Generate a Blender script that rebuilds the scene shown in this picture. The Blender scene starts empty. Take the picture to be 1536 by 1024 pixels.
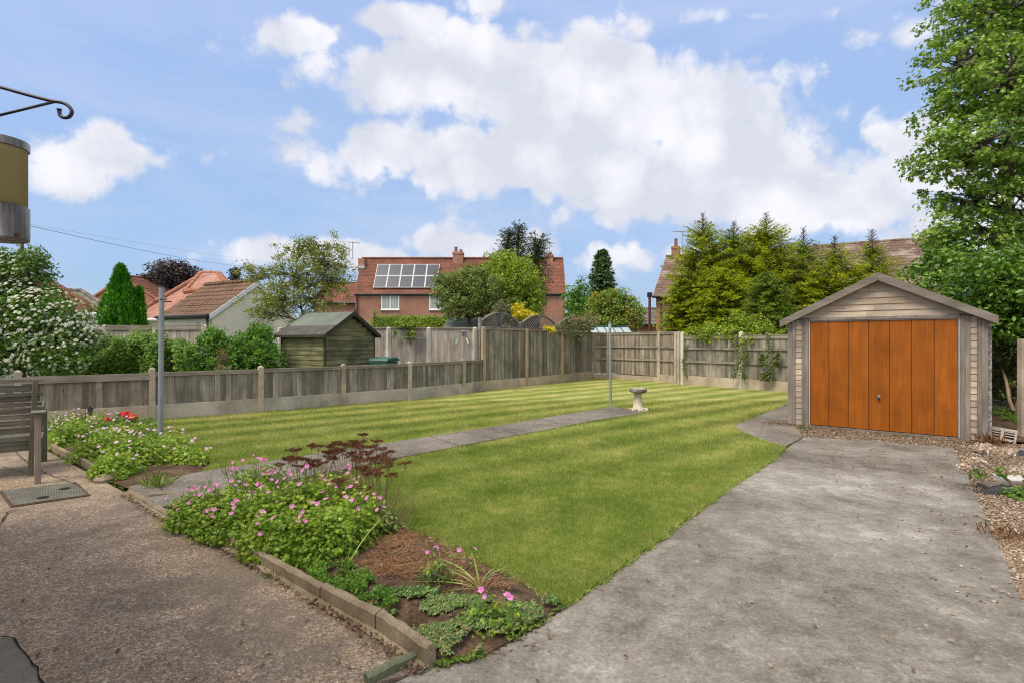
SUN_E = 2.1; EXPO = 0.85; WORLD_S = 0.13; SKY_K = 4.7; SKY_MIX = 0.92; FILL_K = 1.75
import bpy, math, random
import numpy as np
from mathutils import Vector, Matrix
from mathutils.noise import noise as pnoise
R = math.radians
scene = bpy.context.scene
COL = scene.collection
rnd = random.Random(7)
nr = np.random.default_rng(11)
CAMZ = 1.58; FP = 800.0
EX = Vector((1, 0, 0)); EY = Vector((0, 1, 0)); EZ = Vector((0, 0, 1))

def P(px, py, Y): return Vector(((px - 768) / FP * Y, Y, CAMZ + (512 - py) / FP * Y))
def G(px, py, z=0.0):
    Y = (CAMZ - z) * FP / (py - 512); return Vector(((px - 768) / FP * Y, Y, z))
def uni(a, b): return rnd.uniform(a, b)

# ------------------------------------------------------------------ scene bookkeeping
def tag(o, label=None, cat=None, group=None, kind=None):
    if label: o['label'] = label
    if cat: o['category'] = cat
    if group: o['group'] = group
    if kind: o['kind'] = kind
    return o
def empty(name, loc, rz=0, label=None, cat=None, group=None):
    o = bpy.data.objects.new(name, None); COL.objects.link(o)
    o.location = loc; o.rotation_euler = (0, 0, rz); o.empty_display_size = .2
    return tag(o, label, cat, group)
def copy_tree(o, parent=None):
    c = o.copy(); COL.objects.link(c); c.parent = parent
    for ch in list(o.children): copy_tree(ch, c)
    return c

# ------------------------------------------------------------------ mesh builder
class MB:
    def __init__(s): s.v = []; s.f = []; s.r = []
    def add(s, vs, fs, r=None):
        b = len(s.v); s.v.extend([tuple(x) for x in vs])
        if r is None: r = rnd.random()
        for f in fs: s.f.append(tuple(i + b for i in f)); s.r.append(r)
        return s
    def obox(s, p, ex, ey, ez, r=None):
        p = Vector(p); ex = Vector(ex); ey = Vector(ey); ez = Vector(ez)
        vs = [p, p + ex, p + ex + ey, p + ey, p + ez, p + ex + ez, p + ex + ey + ez, p + ey + ez]
        fs = [(0, 3, 2, 1), (4, 5, 6, 7), (0, 1, 5, 4), (1, 2, 6, 5), (2, 3, 7, 6), (3, 0, 4, 7)]
        if ex.cross(ey).dot(ez) < 0: fs = [f[::-1] for f in fs]
        return s.add(vs, fs, r)
    def box(s, x0, x1, y0, y1, z0, z1, r=None):
        return s.obox((x0, y0, z0), (x1 - x0, 0, 0), (0, y1 - y0, 0), (0, 0, z1 - z0), r)
    def prism(s, pts, d, r=None):
        n = len(pts); d = Vector(d); pts = [Vector(p) for p in pts]
        a = sum(((pts[i].cross(pts[(i + 1) % n])) for i in range(n)), Vector())
        if a.dot(d) < 0: pts = pts[::-1]
        vs = pts + [p + d for p in pts]
        fs = [tuple(range(n))[::-1], tuple(range(n, 2 * n))] + [(i, (i + 1) % n, n + (i + 1) % n, n + i) for i in range(n)]
        return s.add(vs, fs, r)
    def tube(s, pts, rad, n=8, r=None, cap=True):
        pts = [Vector(p) for p in pts]
        if not hasattr(rad, '__len__'): rad = [rad] * len(pts)
        vs = []; ref = None
        for i, p in enumerate(pts):
            t = (pts[min(i + 1, len(pts) - 1)] - pts[max(i - 1, 0)])
            t = t.normalized() if t.length > 1e-9 else EZ
            if ref is None: ref = t.orthogonal().normalized()
            a = (ref - t * ref.dot(t))
            a = a.normalized() if a.length > 1e-6 else t.orthogonal().normalized()
            ref = a; b = t.cross(a)
            for k in range(n):
                th = 2 * math.pi * k / n
                vs.append(p + (a * math.cos(th) + b * math.sin(th)) * rad[i])
        fs = []
        for i in range(len(pts) - 1):
            for k in range(n):
                k2 = (k + 1) % n
                fs.append((i * n + k, i * n + k2, (i + 1) * n + k2, (i + 1) * n + k))
        if cap:
            fs.append(tuple(range(n))[::-1]); m = (len(pts) - 1) * n; fs.append(tuple(range(m, m + n)))
        return s.add(vs, fs, r)
    def lathe(s, prof, n=24, c=(0, 0, 0), r=None, wob=0):
        vs = []
        for (ra, z) in prof:
            for k in range(n):
                th = 2 * math.pi * k / n
                w = 1 + wob * pnoise(Vector((math.cos(th) * 2, math.sin(th) * 2, z * 8)))
                vs.append((c[0] + ra * w * math.cos(th), c[1] + ra * w * math.sin(th), c[2] + z))
        fs = []; m = len(prof)
        for i in range(m - 1):
            for k in range(n):
                k2 = (k + 1) % n; fs.append((i * n + k, i * n + k2, (i + 1) * n + k2, (i + 1) * n + k))
        if prof[0][0] > 1e-5: fs.append(tuple(range(n))[::-1])
        if prof[-1][0] > 1e-5: fs.append(tuple(range((m - 1) * n, m * n)))
        return s.add(vs, fs, r)
    def build(s, name, mat, parent=None, bevel=0, smooth=False, offset=None):
        me = bpy.data.meshes.new(name)
        vs = s.v
        if offset is not None: vs = [(v[0] - offset[0], v[1] - offset[1], v[2] - offset[2]) for v in vs]
        me.from_pydata(vs, [], s.f)
        a = me.attributes.new('rnd', 'FLOAT', 'FACE'); a.data.foreach_set('value', np.array(s.r, dtype=np.float32))
        boxuv(me)
        if smooth: me.polygons.foreach_set('use_smooth', [True] * len(me.polygons))
        me.materials.append(mat); me.update()
        o = bpy.data.objects.new(name, me); COL.objects.link(o)
        if parent is not None: o.parent = parent
        if bevel:
            m = o.modifiers.new('bevel', 'BEVEL'); m.width = bevel; m.segments = 2; m.limit_method = 'ANGLE'
        return o

def boxuv(me):
    n = len(me.polygons)
    if n == 0: return
    nor = np.empty(n * 3, np.float32); me.polygons.foreach_get('normal', nor); nor = nor.reshape(-1, 3)
    lt = np.empty(n, np.int32); me.polygons.foreach_get('loop_total', lt)
    li = np.empty(len(me.loops), np.int32); me.loops.foreach_get('vertex_index', li)
    co = np.empty(len(me.vertices) * 3, np.float32); me.vertices.foreach_get('co', co); co = co.reshape(-1, 3)
    z = np.array([0, 0, 1.0]); t = np.cross(z, nor); l = np.linalg.norm(t, axis=1)
    flat = l < .05; t[flat] = (1, 0, 0); t /= np.linalg.norm(t, axis=1)[:, None]
    b = np.cross(nor, t)
    pi = np.repeat(np.arange(n), lt)
    u = (co[li] * t[pi]).sum(1); v = (co[li] * b[pi]).sum(1)
    uv = me.uv_layers.new(name='UVMap'); uv.data.foreach_set('uv', np.stack([u, v], 1).astype(np.float32).ravel())

def leafmesh(name, C, Nn, S, tmpl, mat, parent=None, offset=None, T=None, rn=None):
    """one mesh of many leaf polygons: centres C, facing Nn, sizes S"""
    C = np.asarray(C, float); Nn = np.asarray(Nn, float); n = len(C); tm = np.asarray(tmpl, float); k = len(tm)
    Nn = Nn / (np.linalg.norm(Nn, axis=1)[:, None] + 1e-9)
    if T is None: T = nr.normal(size=(n, 3))
    T = T - Nn * (T * Nn).sum(1)[:, None]; T /= (np.linalg.norm(T, axis=1)[:, None] + 1e-9)
    B = np.cross(Nn, T); S = np.asarray(S, float).reshape(-1, 1, 1) * np.ones((n, 1, 1))
    V = C[:, None, :] + S * (tm[None, :, 0:1] * B[:, None, :] + tm[None, :, 1:2] * T[:, None, :] + tm[None, :, 2:3] * Nn[:, None, :])
    if offset is not None: V = V - np.array(offset)[None, None, :]
    me = bpy.data.meshes.new(name)
    me.vertices.add(n * k); me.vertices.foreach_set('co', V.astype(np.float32).ravel())
    me.loops.add(n * k); me.loops.foreach_set('vertex_index', np.arange(n * k, dtype=np.int32))
    me.polygons.add(n); me.polygons.foreach_set('loop_start', np.arange(0, n * k, k, dtype=np.int32))
    try: me.polygons.foreach_set('loop_total', np.full(n, k, dtype=np.int32))
    except Exception: pass
    a = me.attributes.new('rnd', 'FLOAT', 'FACE')
    a.data.foreach_set('value', (nr.random(n) if rn is None else rn).astype(np.float32))
    me.materials.append(mat); me.update(calc_edges=True)
    o = bpy.data.objects.new(name, me); COL.objects.link(o)
    if parent is not None: o.parent = parent
    return o

RHOMB = [(0, -.5, 0), (.27, -.05, .07), (0, .5, -.03), (-.27, -.05, .07)]
OVAL = [(0, -.5, 0), (.2, -.25, .05), (.24, .1, .06), (0, .5, -.05), (-.24, .1, .06), (-.2, -.25, .05)]
PALM = [((.5 if i % 2 == 0 else .27) * math.sin(i * math.pi / 5) * (1 if i != 5 else .5), (.5 if i % 2 == 0 else .27) * math.cos(i * math.pi / 5) * (1 if i != 5 else .4), .05 if i % 2 else -.04) for i in range(10)]
NEEDLE = [(0, 0, 0), (.13, .35, .02), (0, 1, 0), (-.13, .35, .02)]

# ------------------------------------------------------------------ materials
class NT:
    def __init__(s, name):
        s.m = bpy.data.materials.new(name); s.m.use_nodes = True; s.t = s.m.node_tree; s.t.nodes.clear()
        s.out = s.t.nodes.new('ShaderNodeOutputMaterial')
    def n(s, typ, ins=None, out=0, **kw):
        nd = s.t.nodes.new('ShaderNode' + typ)
        for k, v in kw.items(): setattr(nd, k, v)
        for k, v in (ins or {}).items():
            i = nd.inputs[k]
            if isinstance(v, bpy.types.NodeSocket): s.t.links.new(v, i)
            else:
                if isinstance(v, (tuple, list)) and len(v) == 3 and i.type == 'RGBA': v = (*v, 1)
                i.default_value = v
        return nd if out is None else nd.outputs[out]
    def uv(s): return s.n('TexCoord', out='UV')
    def pos(s): return s.n('NewGeometry', out='Position')
    def attr(s, a='rnd'): return s.n('Attribute', out='Fac', attribute_name=a)
    def mapp(s, v, sc=(1, 1, 1), loc=(0, 0, 0), rot=(0, 0, 0)): return s.n('Mapping', {'Vector': v, 'Scale': sc, 'Location': loc, 'Rotation': rot})
    def noise(s, v, sc, det=4, rough=.55, dist=0, out='Fac'): return s.n('TexNoise', {'Vector': v, 'Scale': sc, 'Detail': det, 'Roughness': rough, 'Distortion': dist}, out=out)
    def vor(s, v, sc, out='Distance', feature='F1'): return s.n('TexVoronoi', {'Vector': v, 'Scale': sc}, out=out, feature=feature)
    def math(s, op, a, b=0.0, c=0.0, clamp=False):
        nd = s.n('Math', {0: a, 1: b}, out=None, operation=op); nd.use_clamp = clamp
        if op in ('MULTIPLY_ADD', 'COMPARE', 'WRAP'):
            if isinstance(c, bpy.types.NodeSocket): s.t.links.new(c, nd.inputs[2])
            else: nd.inputs[2].default_value = c
        return nd.outputs[0]
    def ramp(s, f, stops, interp='LINEAR'):
        nd = s.n('ValToRGB', {'Fac': f}, out=None); cr = nd.color_ramp; cr.interpolation = interp
        while len(cr.elements) < len(stops): cr.elements.new(.5)
        for e, (p, c) in zip(cr.elements, stops):
            e.position = p; e.color = (*c, 1) if hasattr(c, '__len__') else (c, c, c, 1)
        return nd.outputs[0]
    def mix(s, f, a, b, mode='MIX'):
        nd = s.t.nodes.new('ShaderNodeMix'); nd.data_type = 'RGBA'; nd.blend_type = mode
        for i, v in ((0, f), (6, a), (7, b)):
            if isinstance(v, bpy.types.NodeSocket): s.t.links.new(v, nd.inputs[i])
            else: nd.inputs[i].default_value = (*v, 1) if hasattr(v, '__len__') and len(v) == 3 else v
        return nd.outputs[2]
    def maprange(s, v, a, b, c=0, d=1): return s.n('MapRange', {'Value': v, 'From Min': a, 'From Max': b, 'To Min': c, 'To Max': d})
    def bump(s, h, strength=.5, dist=.01, normal=None):
        ins = {'Height': h, 'Strength': strength, 'Distance': dist}
        if normal is not None: ins['Normal'] = normal
        return s.n('Bump', ins)
    def bsdf(s, col, rough=.8, normal=None, spec=.3, metal=0.0, **kw):
        ins = {'Base Color': col, 'Roughness': rough, 'Specular IOR Level': spec, 'Metallic': metal}
        if normal is not None: ins['Normal'] = normal
        ins.update(kw)
        return s.n('BsdfPrincipled', ins)
    def done(s, sh): s.t.links.new(sh, s.out.inputs['Surface']); return s.m

def bright(k, c, f):  # multiply helper
    return k.mix(1.0, c, k.n('CombineColor', {0: f, 1: f, 2: f}), 'MULTIPLY')

def wood(name, c1, c2, c3, vertical=True, rough=.85, var=.35, stain=None, sc=1.0, bump=.5):
    k = NT(name); uv = k.uv(); r = k.attr()
    off = k.n('CombineXYZ', {'X': k.math('MULTIPLY', r, 37.0), 'Y': k.math('MULTIPLY', r, 91.0), 'Z': k.math('MULTIPLY', r, 13.0)})
    v = k.n('VectorMath', {0: uv, 1: off}, operation='ADD')
    g = k.mapp(v, (55 * sc, 2.2 * sc, 1) if vertical else (2.2 * sc, 55 * sc, 1))
    s = k.noise(g, 1.0, 6, .65, .4)
    big = k.noise(k.mapp(v, (7, 1.2, 1) if vertical else (1.2, 7, 1)), 1.0, 3, .5)
    blot = k.noise(k.pos(), 2.5, 4, .6)
    f = k.math('ADD', k.math('MULTIPLY', s, .55), k.math('MULTIPLY', big, .45))
    col = k.ramp(f, [(.3, c1), (.5, c2), (.68, c3)])
    b = k.math('MULTIPLY_ADD', r, var, 1 - var / 2)
    b = k.math('MULTIPLY', b, k.maprange(blot, .3, .7, .82, 1.15))
    col = bright(k, col, b)
    if stain:
        sm = k.noise(k.pos(), 1.3, 5, .65)
        col = k.mix(k.maprange(sm, .5, .68, 0, .7), col, stain)
    kn = k.vor(k.mapp(v, (6, 2.2, 1) if vertical else (2.2, 6, 1)), 1.0); kn = k.math('ADD', kn, 0.0 if bump > .2 else 1.0)
    col = k.mix(k.maprange(kn, .05, .09, .8, 0), col, tuple(x * .4 for x in c1))
    return k.done(k.bsdf(col, rough, k.bump(s, bump, .004), .2))

def brickm(name, c1, c2, mortar, bw=.225, rh=.075, ms=.01, stain=None, bump=.6, rough=.9):
    k = NT(name); uv = k.uv()
    def br(cc1, cc2, cm, out):
        nd = k.n('TexBrick', {'Vector': uv, 'Color1': cc1, 'Color2': cc2, 'Mortar': cm, 'Scale': 1.0, 'Mortar Size': ms, 'Mortar Smooth': .2, 'Bias': 0.0, 'Brick Width': bw, 'Row Height': rh}, out=None)
        return nd.outputs[out]
    col = br(c1, c2, mortar, 'Color'); fac = br((1, 1, 1), (1, 1, 1), (0, 0, 0), 'Fac')
    n1 = k.noise(k.pos(), 1.1, 5, .6); n2 = k.noise(k.pos(), 30, 3)
    col = bright(k, col, k.math('MULTIPLY', k.maprange(n1, .3, .7, .75, 1.2), k.maprange(n2, .3, .7, .85, 1.15)))
    if stain:
        sm = k.noise(k.mapp(k.pos(), (1, 1, .7)), .9, 6, .7)
        col = k.mix(k.maprange(sm, .48, .66, 0, .75), col, stain)
    return k.done(k.bsdf(col, rough, k.bump(fac, -bump, .01), .15))

def concrete(name, c1, c2, c3, sc=2.0, speck=60, bump=.4, dark=None, agg=None):
    k = NT(name); p = k.pos()
    a = k.noise(p, sc, 8, .65); b = k.noise(p, sc * .35, 4, .5, .6); c = k.noise(p, speck, 3, .7)
    f = k.math('ADD', k.math('MULTIPLY', a, .5), k.math('MULTIPLY', b, .5))
    col = k.ramp(f, [(.36, c1), (.5, c2), (.63, c3)])
    col = bright(k, col, k.maprange(c, .25, .75, .68, 1.32))
    if dark: col = k.mix(k.maprange(k.noise(p, 1.1, 7, .7), .55, .7, 0, .6), col, dark)
    if agg:
        vc = k.n('TexVoronoi', {'Vector': p, 'Scale': agg}, out='Color')
        s = k.n('SeparateColor', {0: vc}, out=0)
        col = k.mix(k.maprange(s, .86, .97, 0, .55), col, tuple(min(1, x * 1.7) for x in c3))
    h = k.math('ADD', c, k.math('MULTIPLY', a, .7))
    return k.done(k.bsdf(col, .92, k.bump(h, bump, .004), .15))

def leafm(name, cols, trans=.3, rough=.5, spec=.3, var=.5):
    k = NT(name); r = k.attr()
    cl = k.noise(k.pos(), 1.4, 3, .6)
    f = k.math('ADD', k.math('MULTIPLY', r, .62), k.math('MULTIPLY_ADD', cl, 1.1, -.36), clamp=True)
    n = len(cols); col = k.ramp(f, [(.1 + .8 * i / (n - 1), c) for i, c in enumerate(cols)])
    r2 = k.math('FRACT', k.math('MULTIPLY', r, 17.3))
    col = bright(k, col, k.math('MULTIPLY_ADD', r2, var, 1 - var / 2))
    a = k.bsdf(col, rough, None, spec)
    tcol = k.mix(1.0, col, (1.15, 1.25, .55), 'MULTIPLY')
    b = k.n('BsdfTranslucent', {'Color': tcol})
    return k.done(k.n('MixShader', {0: trans, 1: a, 2: b}))

def simple(name, col, rough=.6, spec=.4, metal=0.0, var=.15, nsc=6, bump=0):
    k = NT(name); n = k.noise(k.pos(), nsc, 5, .6)
    c = bright(k, k.mix(0.0, col, col), k.maprange(n, .3, .7, 1 - var, 1 + var))
    return k.done(k.bsdf(c, rough, k.bump(n, bump, .003) if bump else None, spec, metal))

M = {}
M['fence'] = wood('fence_wood', (.10, .073, .05), (.26, .215, .165), (.44, .39, .32), True, var=.8, stain=(.13, .13, .085))
M['fence_dark'] = wood('fence_wood_dark', (.09, .071, .052), (.22, .193, .155), (.38, .35, .295), True, var=.75, stain=(.1, .105, .075))
M['fence_pale'] = wood('fence_wood_pale', (.17, .14, .11), (.33, .29, .24), (.46, .42, .36), True, var=.35)
M['rail'] = wood('rail_wood', (0.138, 0.119, 0.0938), (0.263, 0.225, 0.181), (0.388, 0.338, 0.269), False, var=.3, stain=(.15, .15, .1))
M['trellis'] = wood('trellis_wood', (.13, .12, .10), (.22, .205, .175), (.30, .285, .25), False, var=.3)
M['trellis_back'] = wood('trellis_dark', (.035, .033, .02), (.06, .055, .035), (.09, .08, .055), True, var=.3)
M['post'] = concrete('post_concrete', (.26, .21, .15), (.40, .335, .25), (.50, .43, .335), 3, 90, .4, (.16, .145, .11))
M['post_tan'] = concrete('post_concrete_tan', (.25, .185, .12), (.38, .285, .19), (.48, .375, .26), 3, 90, .4)
M['post_pale'] = concrete('post_concrete_pale', (.42, .385, .31), (.54, .50, .41), (.64, .59, .49), 3, 90, .3)
M['gravelboard'] = concrete('gravelboard_concrete', (.27, .24, .19), (.41, .37, .30), (.50, .455, .37), 2.0, 70, .4, (.15, .14, .11))
M['gravelboard_tan'] = concrete('gravelboard_tan', (.28, .225, .16), (.43, .35, .26), (.53, .45, .34), 2.0, 70, .4)
M['driveway'] = None
M['path'] = concrete('path_concrete', (.10, .086, .07), (.155, .135, .11), (.22, .195, .16), 1.8, 55, .5, (.1, .09, .075), 45)
M['kerb'] = concrete('kerb_concrete', (.13, .10, .062), (.225, .18, .12), (.33, .275, .19), 4, 70, .5, (.10, .085, .055))
M['kerb_moss'] = concrete('kerb_mossy', (.09, .105, .06), (.16, .18, .11), (.24, .25, .17), 5, 60, .6, (.06, .075, .035))
M['slab'] = concrete('slab_concrete', (.12, .10, .08), (.185, .16, .13), (.25, .22, .18), 3, 70, .4)
M['slab_pale'] = concrete('slab_pale', (.3, .28, .26), (.4, .38, .35), (.5, .475, .44), 5, 70, .3)
M['stone'] = concrete('birdbath_stone', (.38, .34, .25), (.5, .45, .34), (.6, .55, .43), 9, 60, .4)
M['stone_dark'] = concrete('birdbath_dark', (.09, .08, .065), (.17, .15, .12), (.42, .38, .31), 26, 60, .6)
M['shed'] = wood('shed_boards', (0.056, 0.0588, 0.028), (0.133, 0.133, 0.063), (0.308, 0.266, 0.133), False, var=.5, stain=(.05, .06, .03), sc=.8)
M['shed_trim'] = wood('shed_trim', (.03, .028, .018), (.055, .05, .032), (.09, .08, .05), False, var=.2)
M['felt'] = concrete('roof_felt', (.085, .10, .08), (.125, .145, .118), (.17, .19, .155), 2, 90, .3)
M['felt_dark'] = concrete('roof_felt_dark', (.05, .045, .04), (.085, .078, .068), (.12, .11, .098), 4, 90, .3)
M['larch'] = wood('larch_boards', (.26, .165, .10), (.38, .30, .225), (.52, .43, .335), False, var=.5, stain=(.30, .265, .215))
M['larch_trim'] = wood('larch_trim', (.11, .093, .075), (.2, .172, .142), (.3, .26, .215), True, var=.3)
M['barge'] = wood('barge_board', (.12, .10, .08), (.20, .172, .14), (.29, .255, .21), False, var=.15)
M['door'] = wood('garage_door_paint', (.21, .057, .005), (.29, .082, .007), (.36, .11, .012), True, rough=.45, var=.2, sc=.7, bump=.15)
M['dash'] = concrete('pebble_dash', (.12, .10, .1), (.25, .22, .21), (.6, .57, .54), 60, 40, 1.0)
M['brick'] = brickm('red_brick', (.36, .105, .055), (.24, .07, .042), (.40, .30, .24), ms=.016)
M['brick_orange'] = brickm('orange_brick', (.40, .13, .06), (.32, .10, .05), (.34, .25, .2))
M['brick_near'] = brickm('house_brick', (.27, .08, .05), (.2, .06, .04), (.3, .27, .24))
M['tile_red'] = brickm('red_tiles', (.25, .10, .065), (.17, .072, .05), (.09, .045, .035), .17, .11, .008, (.10, .06, .045))
M['tile_red2'] = brickm('red_tiles_old', (.22, .09, .06), (.165, .07, .05), (.06, .03, .024), .3, .30, .03, (.15, .075, .055))
M['tile_orange'] = brickm('orange_tiles', (.38, .20, .14), (.33, .17, .12), (.22, .11, .08), .3, .3, .02, (.42, .24, .18))
M['ridge_orange'] = simple('ridge_orange', (.34, .15, .09), .8, .2)
M['tile_brown'] = brickm('brown_tiles', (.19, .11, .065), (.15, .088, .055), (.05, .032, .022), .3, .3, .03, (.17, .11, .075))
M['tile_grey'] = brickm('grey_tiles', (.16, .145, .125), (.12, .11, .1), (.06, .055, .05), .2, .12, .008, (.3, .27, .2))
M['tile_mossy'] = brickm('mossy_tiles', (.20, .115, .09), (.13, .09, .075), (.07, .05, .04), .2, .12, .008, (.36, .31, .24))
M['render'] = simple('cream_render', (.82, .77, .62), .9, .1, var=.06, nsc=3)
M['render_white'] = simple('pale_render', (.68, .68, .60), .9, .1, var=.06, nsc=3)
M['white'] = simple('white_paint', (.8, .8, .78), .5, .4, var=.04)
M['black'] = simple('black_plastic', (.025, .027, .03), .45, .4)
M['dark'] = simple('dark_gap', (.02, .02, .018), .9, .1)
M['steel'] = simple('galvanised_steel', (.25, .275, .295), .55, .4, .25, var=.15, nsc=12)
M['rust'] = simple('rusty_steel', (.10, .052, .035), .8, .2, 0, nsc=30)
M['iron'] = simple('black_iron', (.035, .035, .045), .5, .5, .3, nsc=40, bump=.3)
M['bin'] = simple('green_bin', (.02, .09, .065), .45, .4)
M['cable'] = simple('grey_cable', (.10, .11, .13), .6, .3)
M['purple'] = simple('lilac_pot', (.42, .38, .55), .5, .4)
M['peg_green'] = simple('peg_green', (.35, .62, .38), .5, .4)
M['peg_white'] = simple('peg_white', (.7, .7, .66), .5, .4)
M['bark'] = wood('bark', (.05, .042, .032), (.11, .095, .075), (.18, .16, .13), True, var=.2, bump=.8)
M['bark_red'] = wood('bark_red', (.055, .04, .028), (.1, .075, .05), (.16, .12, .085), True, var=.2, bump=.8)
M['stick'] = wood('dry_stick', (.10, .065, .04), (.19, .13, .085), (.28, .2, .14), True, var=.3)
M['bench'] = wood('bench_slats', (.06, .055, .04), (.135, .125, .095), (.26, .24, .195), False, var=.4, stain=(.15, .155, .09))
M['bench_leg'] = wood('bench_legs', (.06, .065, .03), (.12, .12, .065), (.2, .19, .12), True, var=.3, stain=(.10, .12, .05))
M['bench_pale'] = wood('bench_pale', (.2, .155, .12), (.32, .26, .21), (.42, .35, .29), True, var=.3)
M['greenhouse_frame'] = simple('greenhouse_frame', (.03, .12, .10), .4, .4)
M['pot_clay'] = simple('chimney_pot', (.2, .12, .09), .8, .2)
M['lead'] = simple('lead_flashing', (.4, .42, .44), .6, .3)
M['plank'] = concrete('airbrick', (.3, .26, .22), (.4, .35, .3), (.5, .45, .39), 8, 90, .4)

def glassy(name, base=(.03, .035, .04)):
    k = NT(name); return k.done(k.bsdf(base, .06, None, .8))
M['glass'] = glassy('window_glass', (.13, .16, .17)); M['glass_pale'] = glassy('greenhouse_glass', (.45, .52, .55))
def solarm():
    k = NT('solar_cells'); uv = k.uv()
    nd = k.n('TexBrick', {'Vector': uv, 'Color1': (.03, .034, .052), 'Color2': (.036, .04, .06), 'Mortar': (.09, .10, .125), 'Scale': 1.0, 'Mortar Size': .008, 'Brick Width': .16, 'Row Height': .16}, out=None, offset=0.0)
    return k.done(k.bsdf(nd.outputs[0], .35, None, .3))
M['solar'] = solarm()
def curtain():
    k = NT('net_curtain'); g = k.noise(k.mapp(k.uv(), (18, .5, 1)), 1, 2)
    return k.done(k.bsdf(k.ramp(g, [(.35, (.22, .27, .25)), (.65, (.42, .47, .44))]), .9))
M['curtain'] = curtain()

def driveway():
    k = NT('driveway_concrete'); p = k.pos()
    a = k.noise(p, .5, 7, .66, .8); b = k.noise(p, 2.2, 10, .76, .4); c = k.noise(p, 42, 4, .8); m = k.noise(p, 9, 7, .78, .3)
    f = k.math('ADD', k.math('MULTIPLY', a, .4), k.math('ADD', k.math('MULTIPLY', b, .38), k.math('MULTIPLY', m, .22)))
    col = k.ramp(f, [(.40, (.105, .09, .07)), (.465, (.165, .147, .12)), (.53, (.235, .213, .18)), (.60, (.37, .345, .30))])
    col = bright(k, col, k.maprange(c, .25, .75, .6, 1.4))
    lic = k.noise(k.n('VectorMath', {0: p, 1: (7, 3, 0)}, operation='ADD'), 6.5, 8, .8, .2)
    col = k.mix(k.maprange(lic, .57, .68, 0, .55), col, (.085, .075, .06))
    lic2 = k.noise(k.n('VectorMath', {0: p, 1: (17, 31, 0)}, operation='ADD'), 11, 7, .8, .3)
    col = k.mix(k.maprange(lic2, .58, .66, 0, .55), col, (.40, .375, .33))
    v = k.n('TexVoronoi', {'Vector': p, 'Scale': 95.0}, out=None); s = k.n('SeparateColor', {0: v.outputs['Color']}, out=0)
    col = k.mix(k.maprange(s, .92, .98, 0, .22), col, (.46, .43, .38))
    h = k.math('ADD', c, k.math('MULTIPLY', m, .9))
    return k.done(k.bsdf(col, .93, k.bump(h, .9, .008), .12))
M['driveway'] = driveway()

def patiom():
    k = NT('exposed_aggregate'); p = k.pos()
    wv = k.n('TexVoronoi', {'Vector': k.mapp(p, (1, 1, .3)), 'Scale': 105.0, 'Randomness': 1.0}, out=None)
    s = k.n('SeparateColor', {0: wv.outputs['Color']}, out=None)
    v2 = k.n('TexVoronoi', {'Vector': p, 'Scale': 52.0}, out=None); s2 = k.n('SeparateColor', {0: v2.outputs['Color']}, out=None)
    peb = k.ramp(s.outputs[0], [(0, (.125, .093, .06)), (.3, (.21, .15, .098)), (.55, (.285, .205, .132)), (.8, (.35, .258, .17)), (.93, (.42, .335, .24)), (1, (.54, .47, .37))])
    big = k.noise(p, .9, 6, .62, .6); mid = k.noise(p, 4.5, 6, .7)
    col = k.mix(k.maprange(s2.outputs[1], .78, .86, 0, .6), peb, k.ramp(s2.outputs[0], [(0, (.10, .09, .085)), (.5, (.30, .22, .17)), (1, (.5, .45, .40))]))
    col = k.mix(k.maprange(k.math('ADD', k.math('MULTIPLY', big, .6), k.math('MULTIPLY', mid, .4)), .46, .56, 0, .68), col, (.14, .115, .085)); col = k.mix(k.maprange(k.noise(k.n('VectorMath', {0: p, 1: (5, 9, 0)}, operation='ADD'), 1.3, 7, .72), .56, .68, 0, .5), col, (.085, .075, .06))
    col = bright(k, col, k.maprange(k.noise(p, 1.7, 5, .6), .3, .7, .82, 1.2))
    h = k.math('ADD', k.math('MULTIPLY', wv.outputs['Distance'], -1.0), k.math('MULTIPLY', mid, .3))
    return k.done(k.bsdf(col, .85, k.bump(h, .8, .006), .25))
M['patio'] = patiom()

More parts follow.
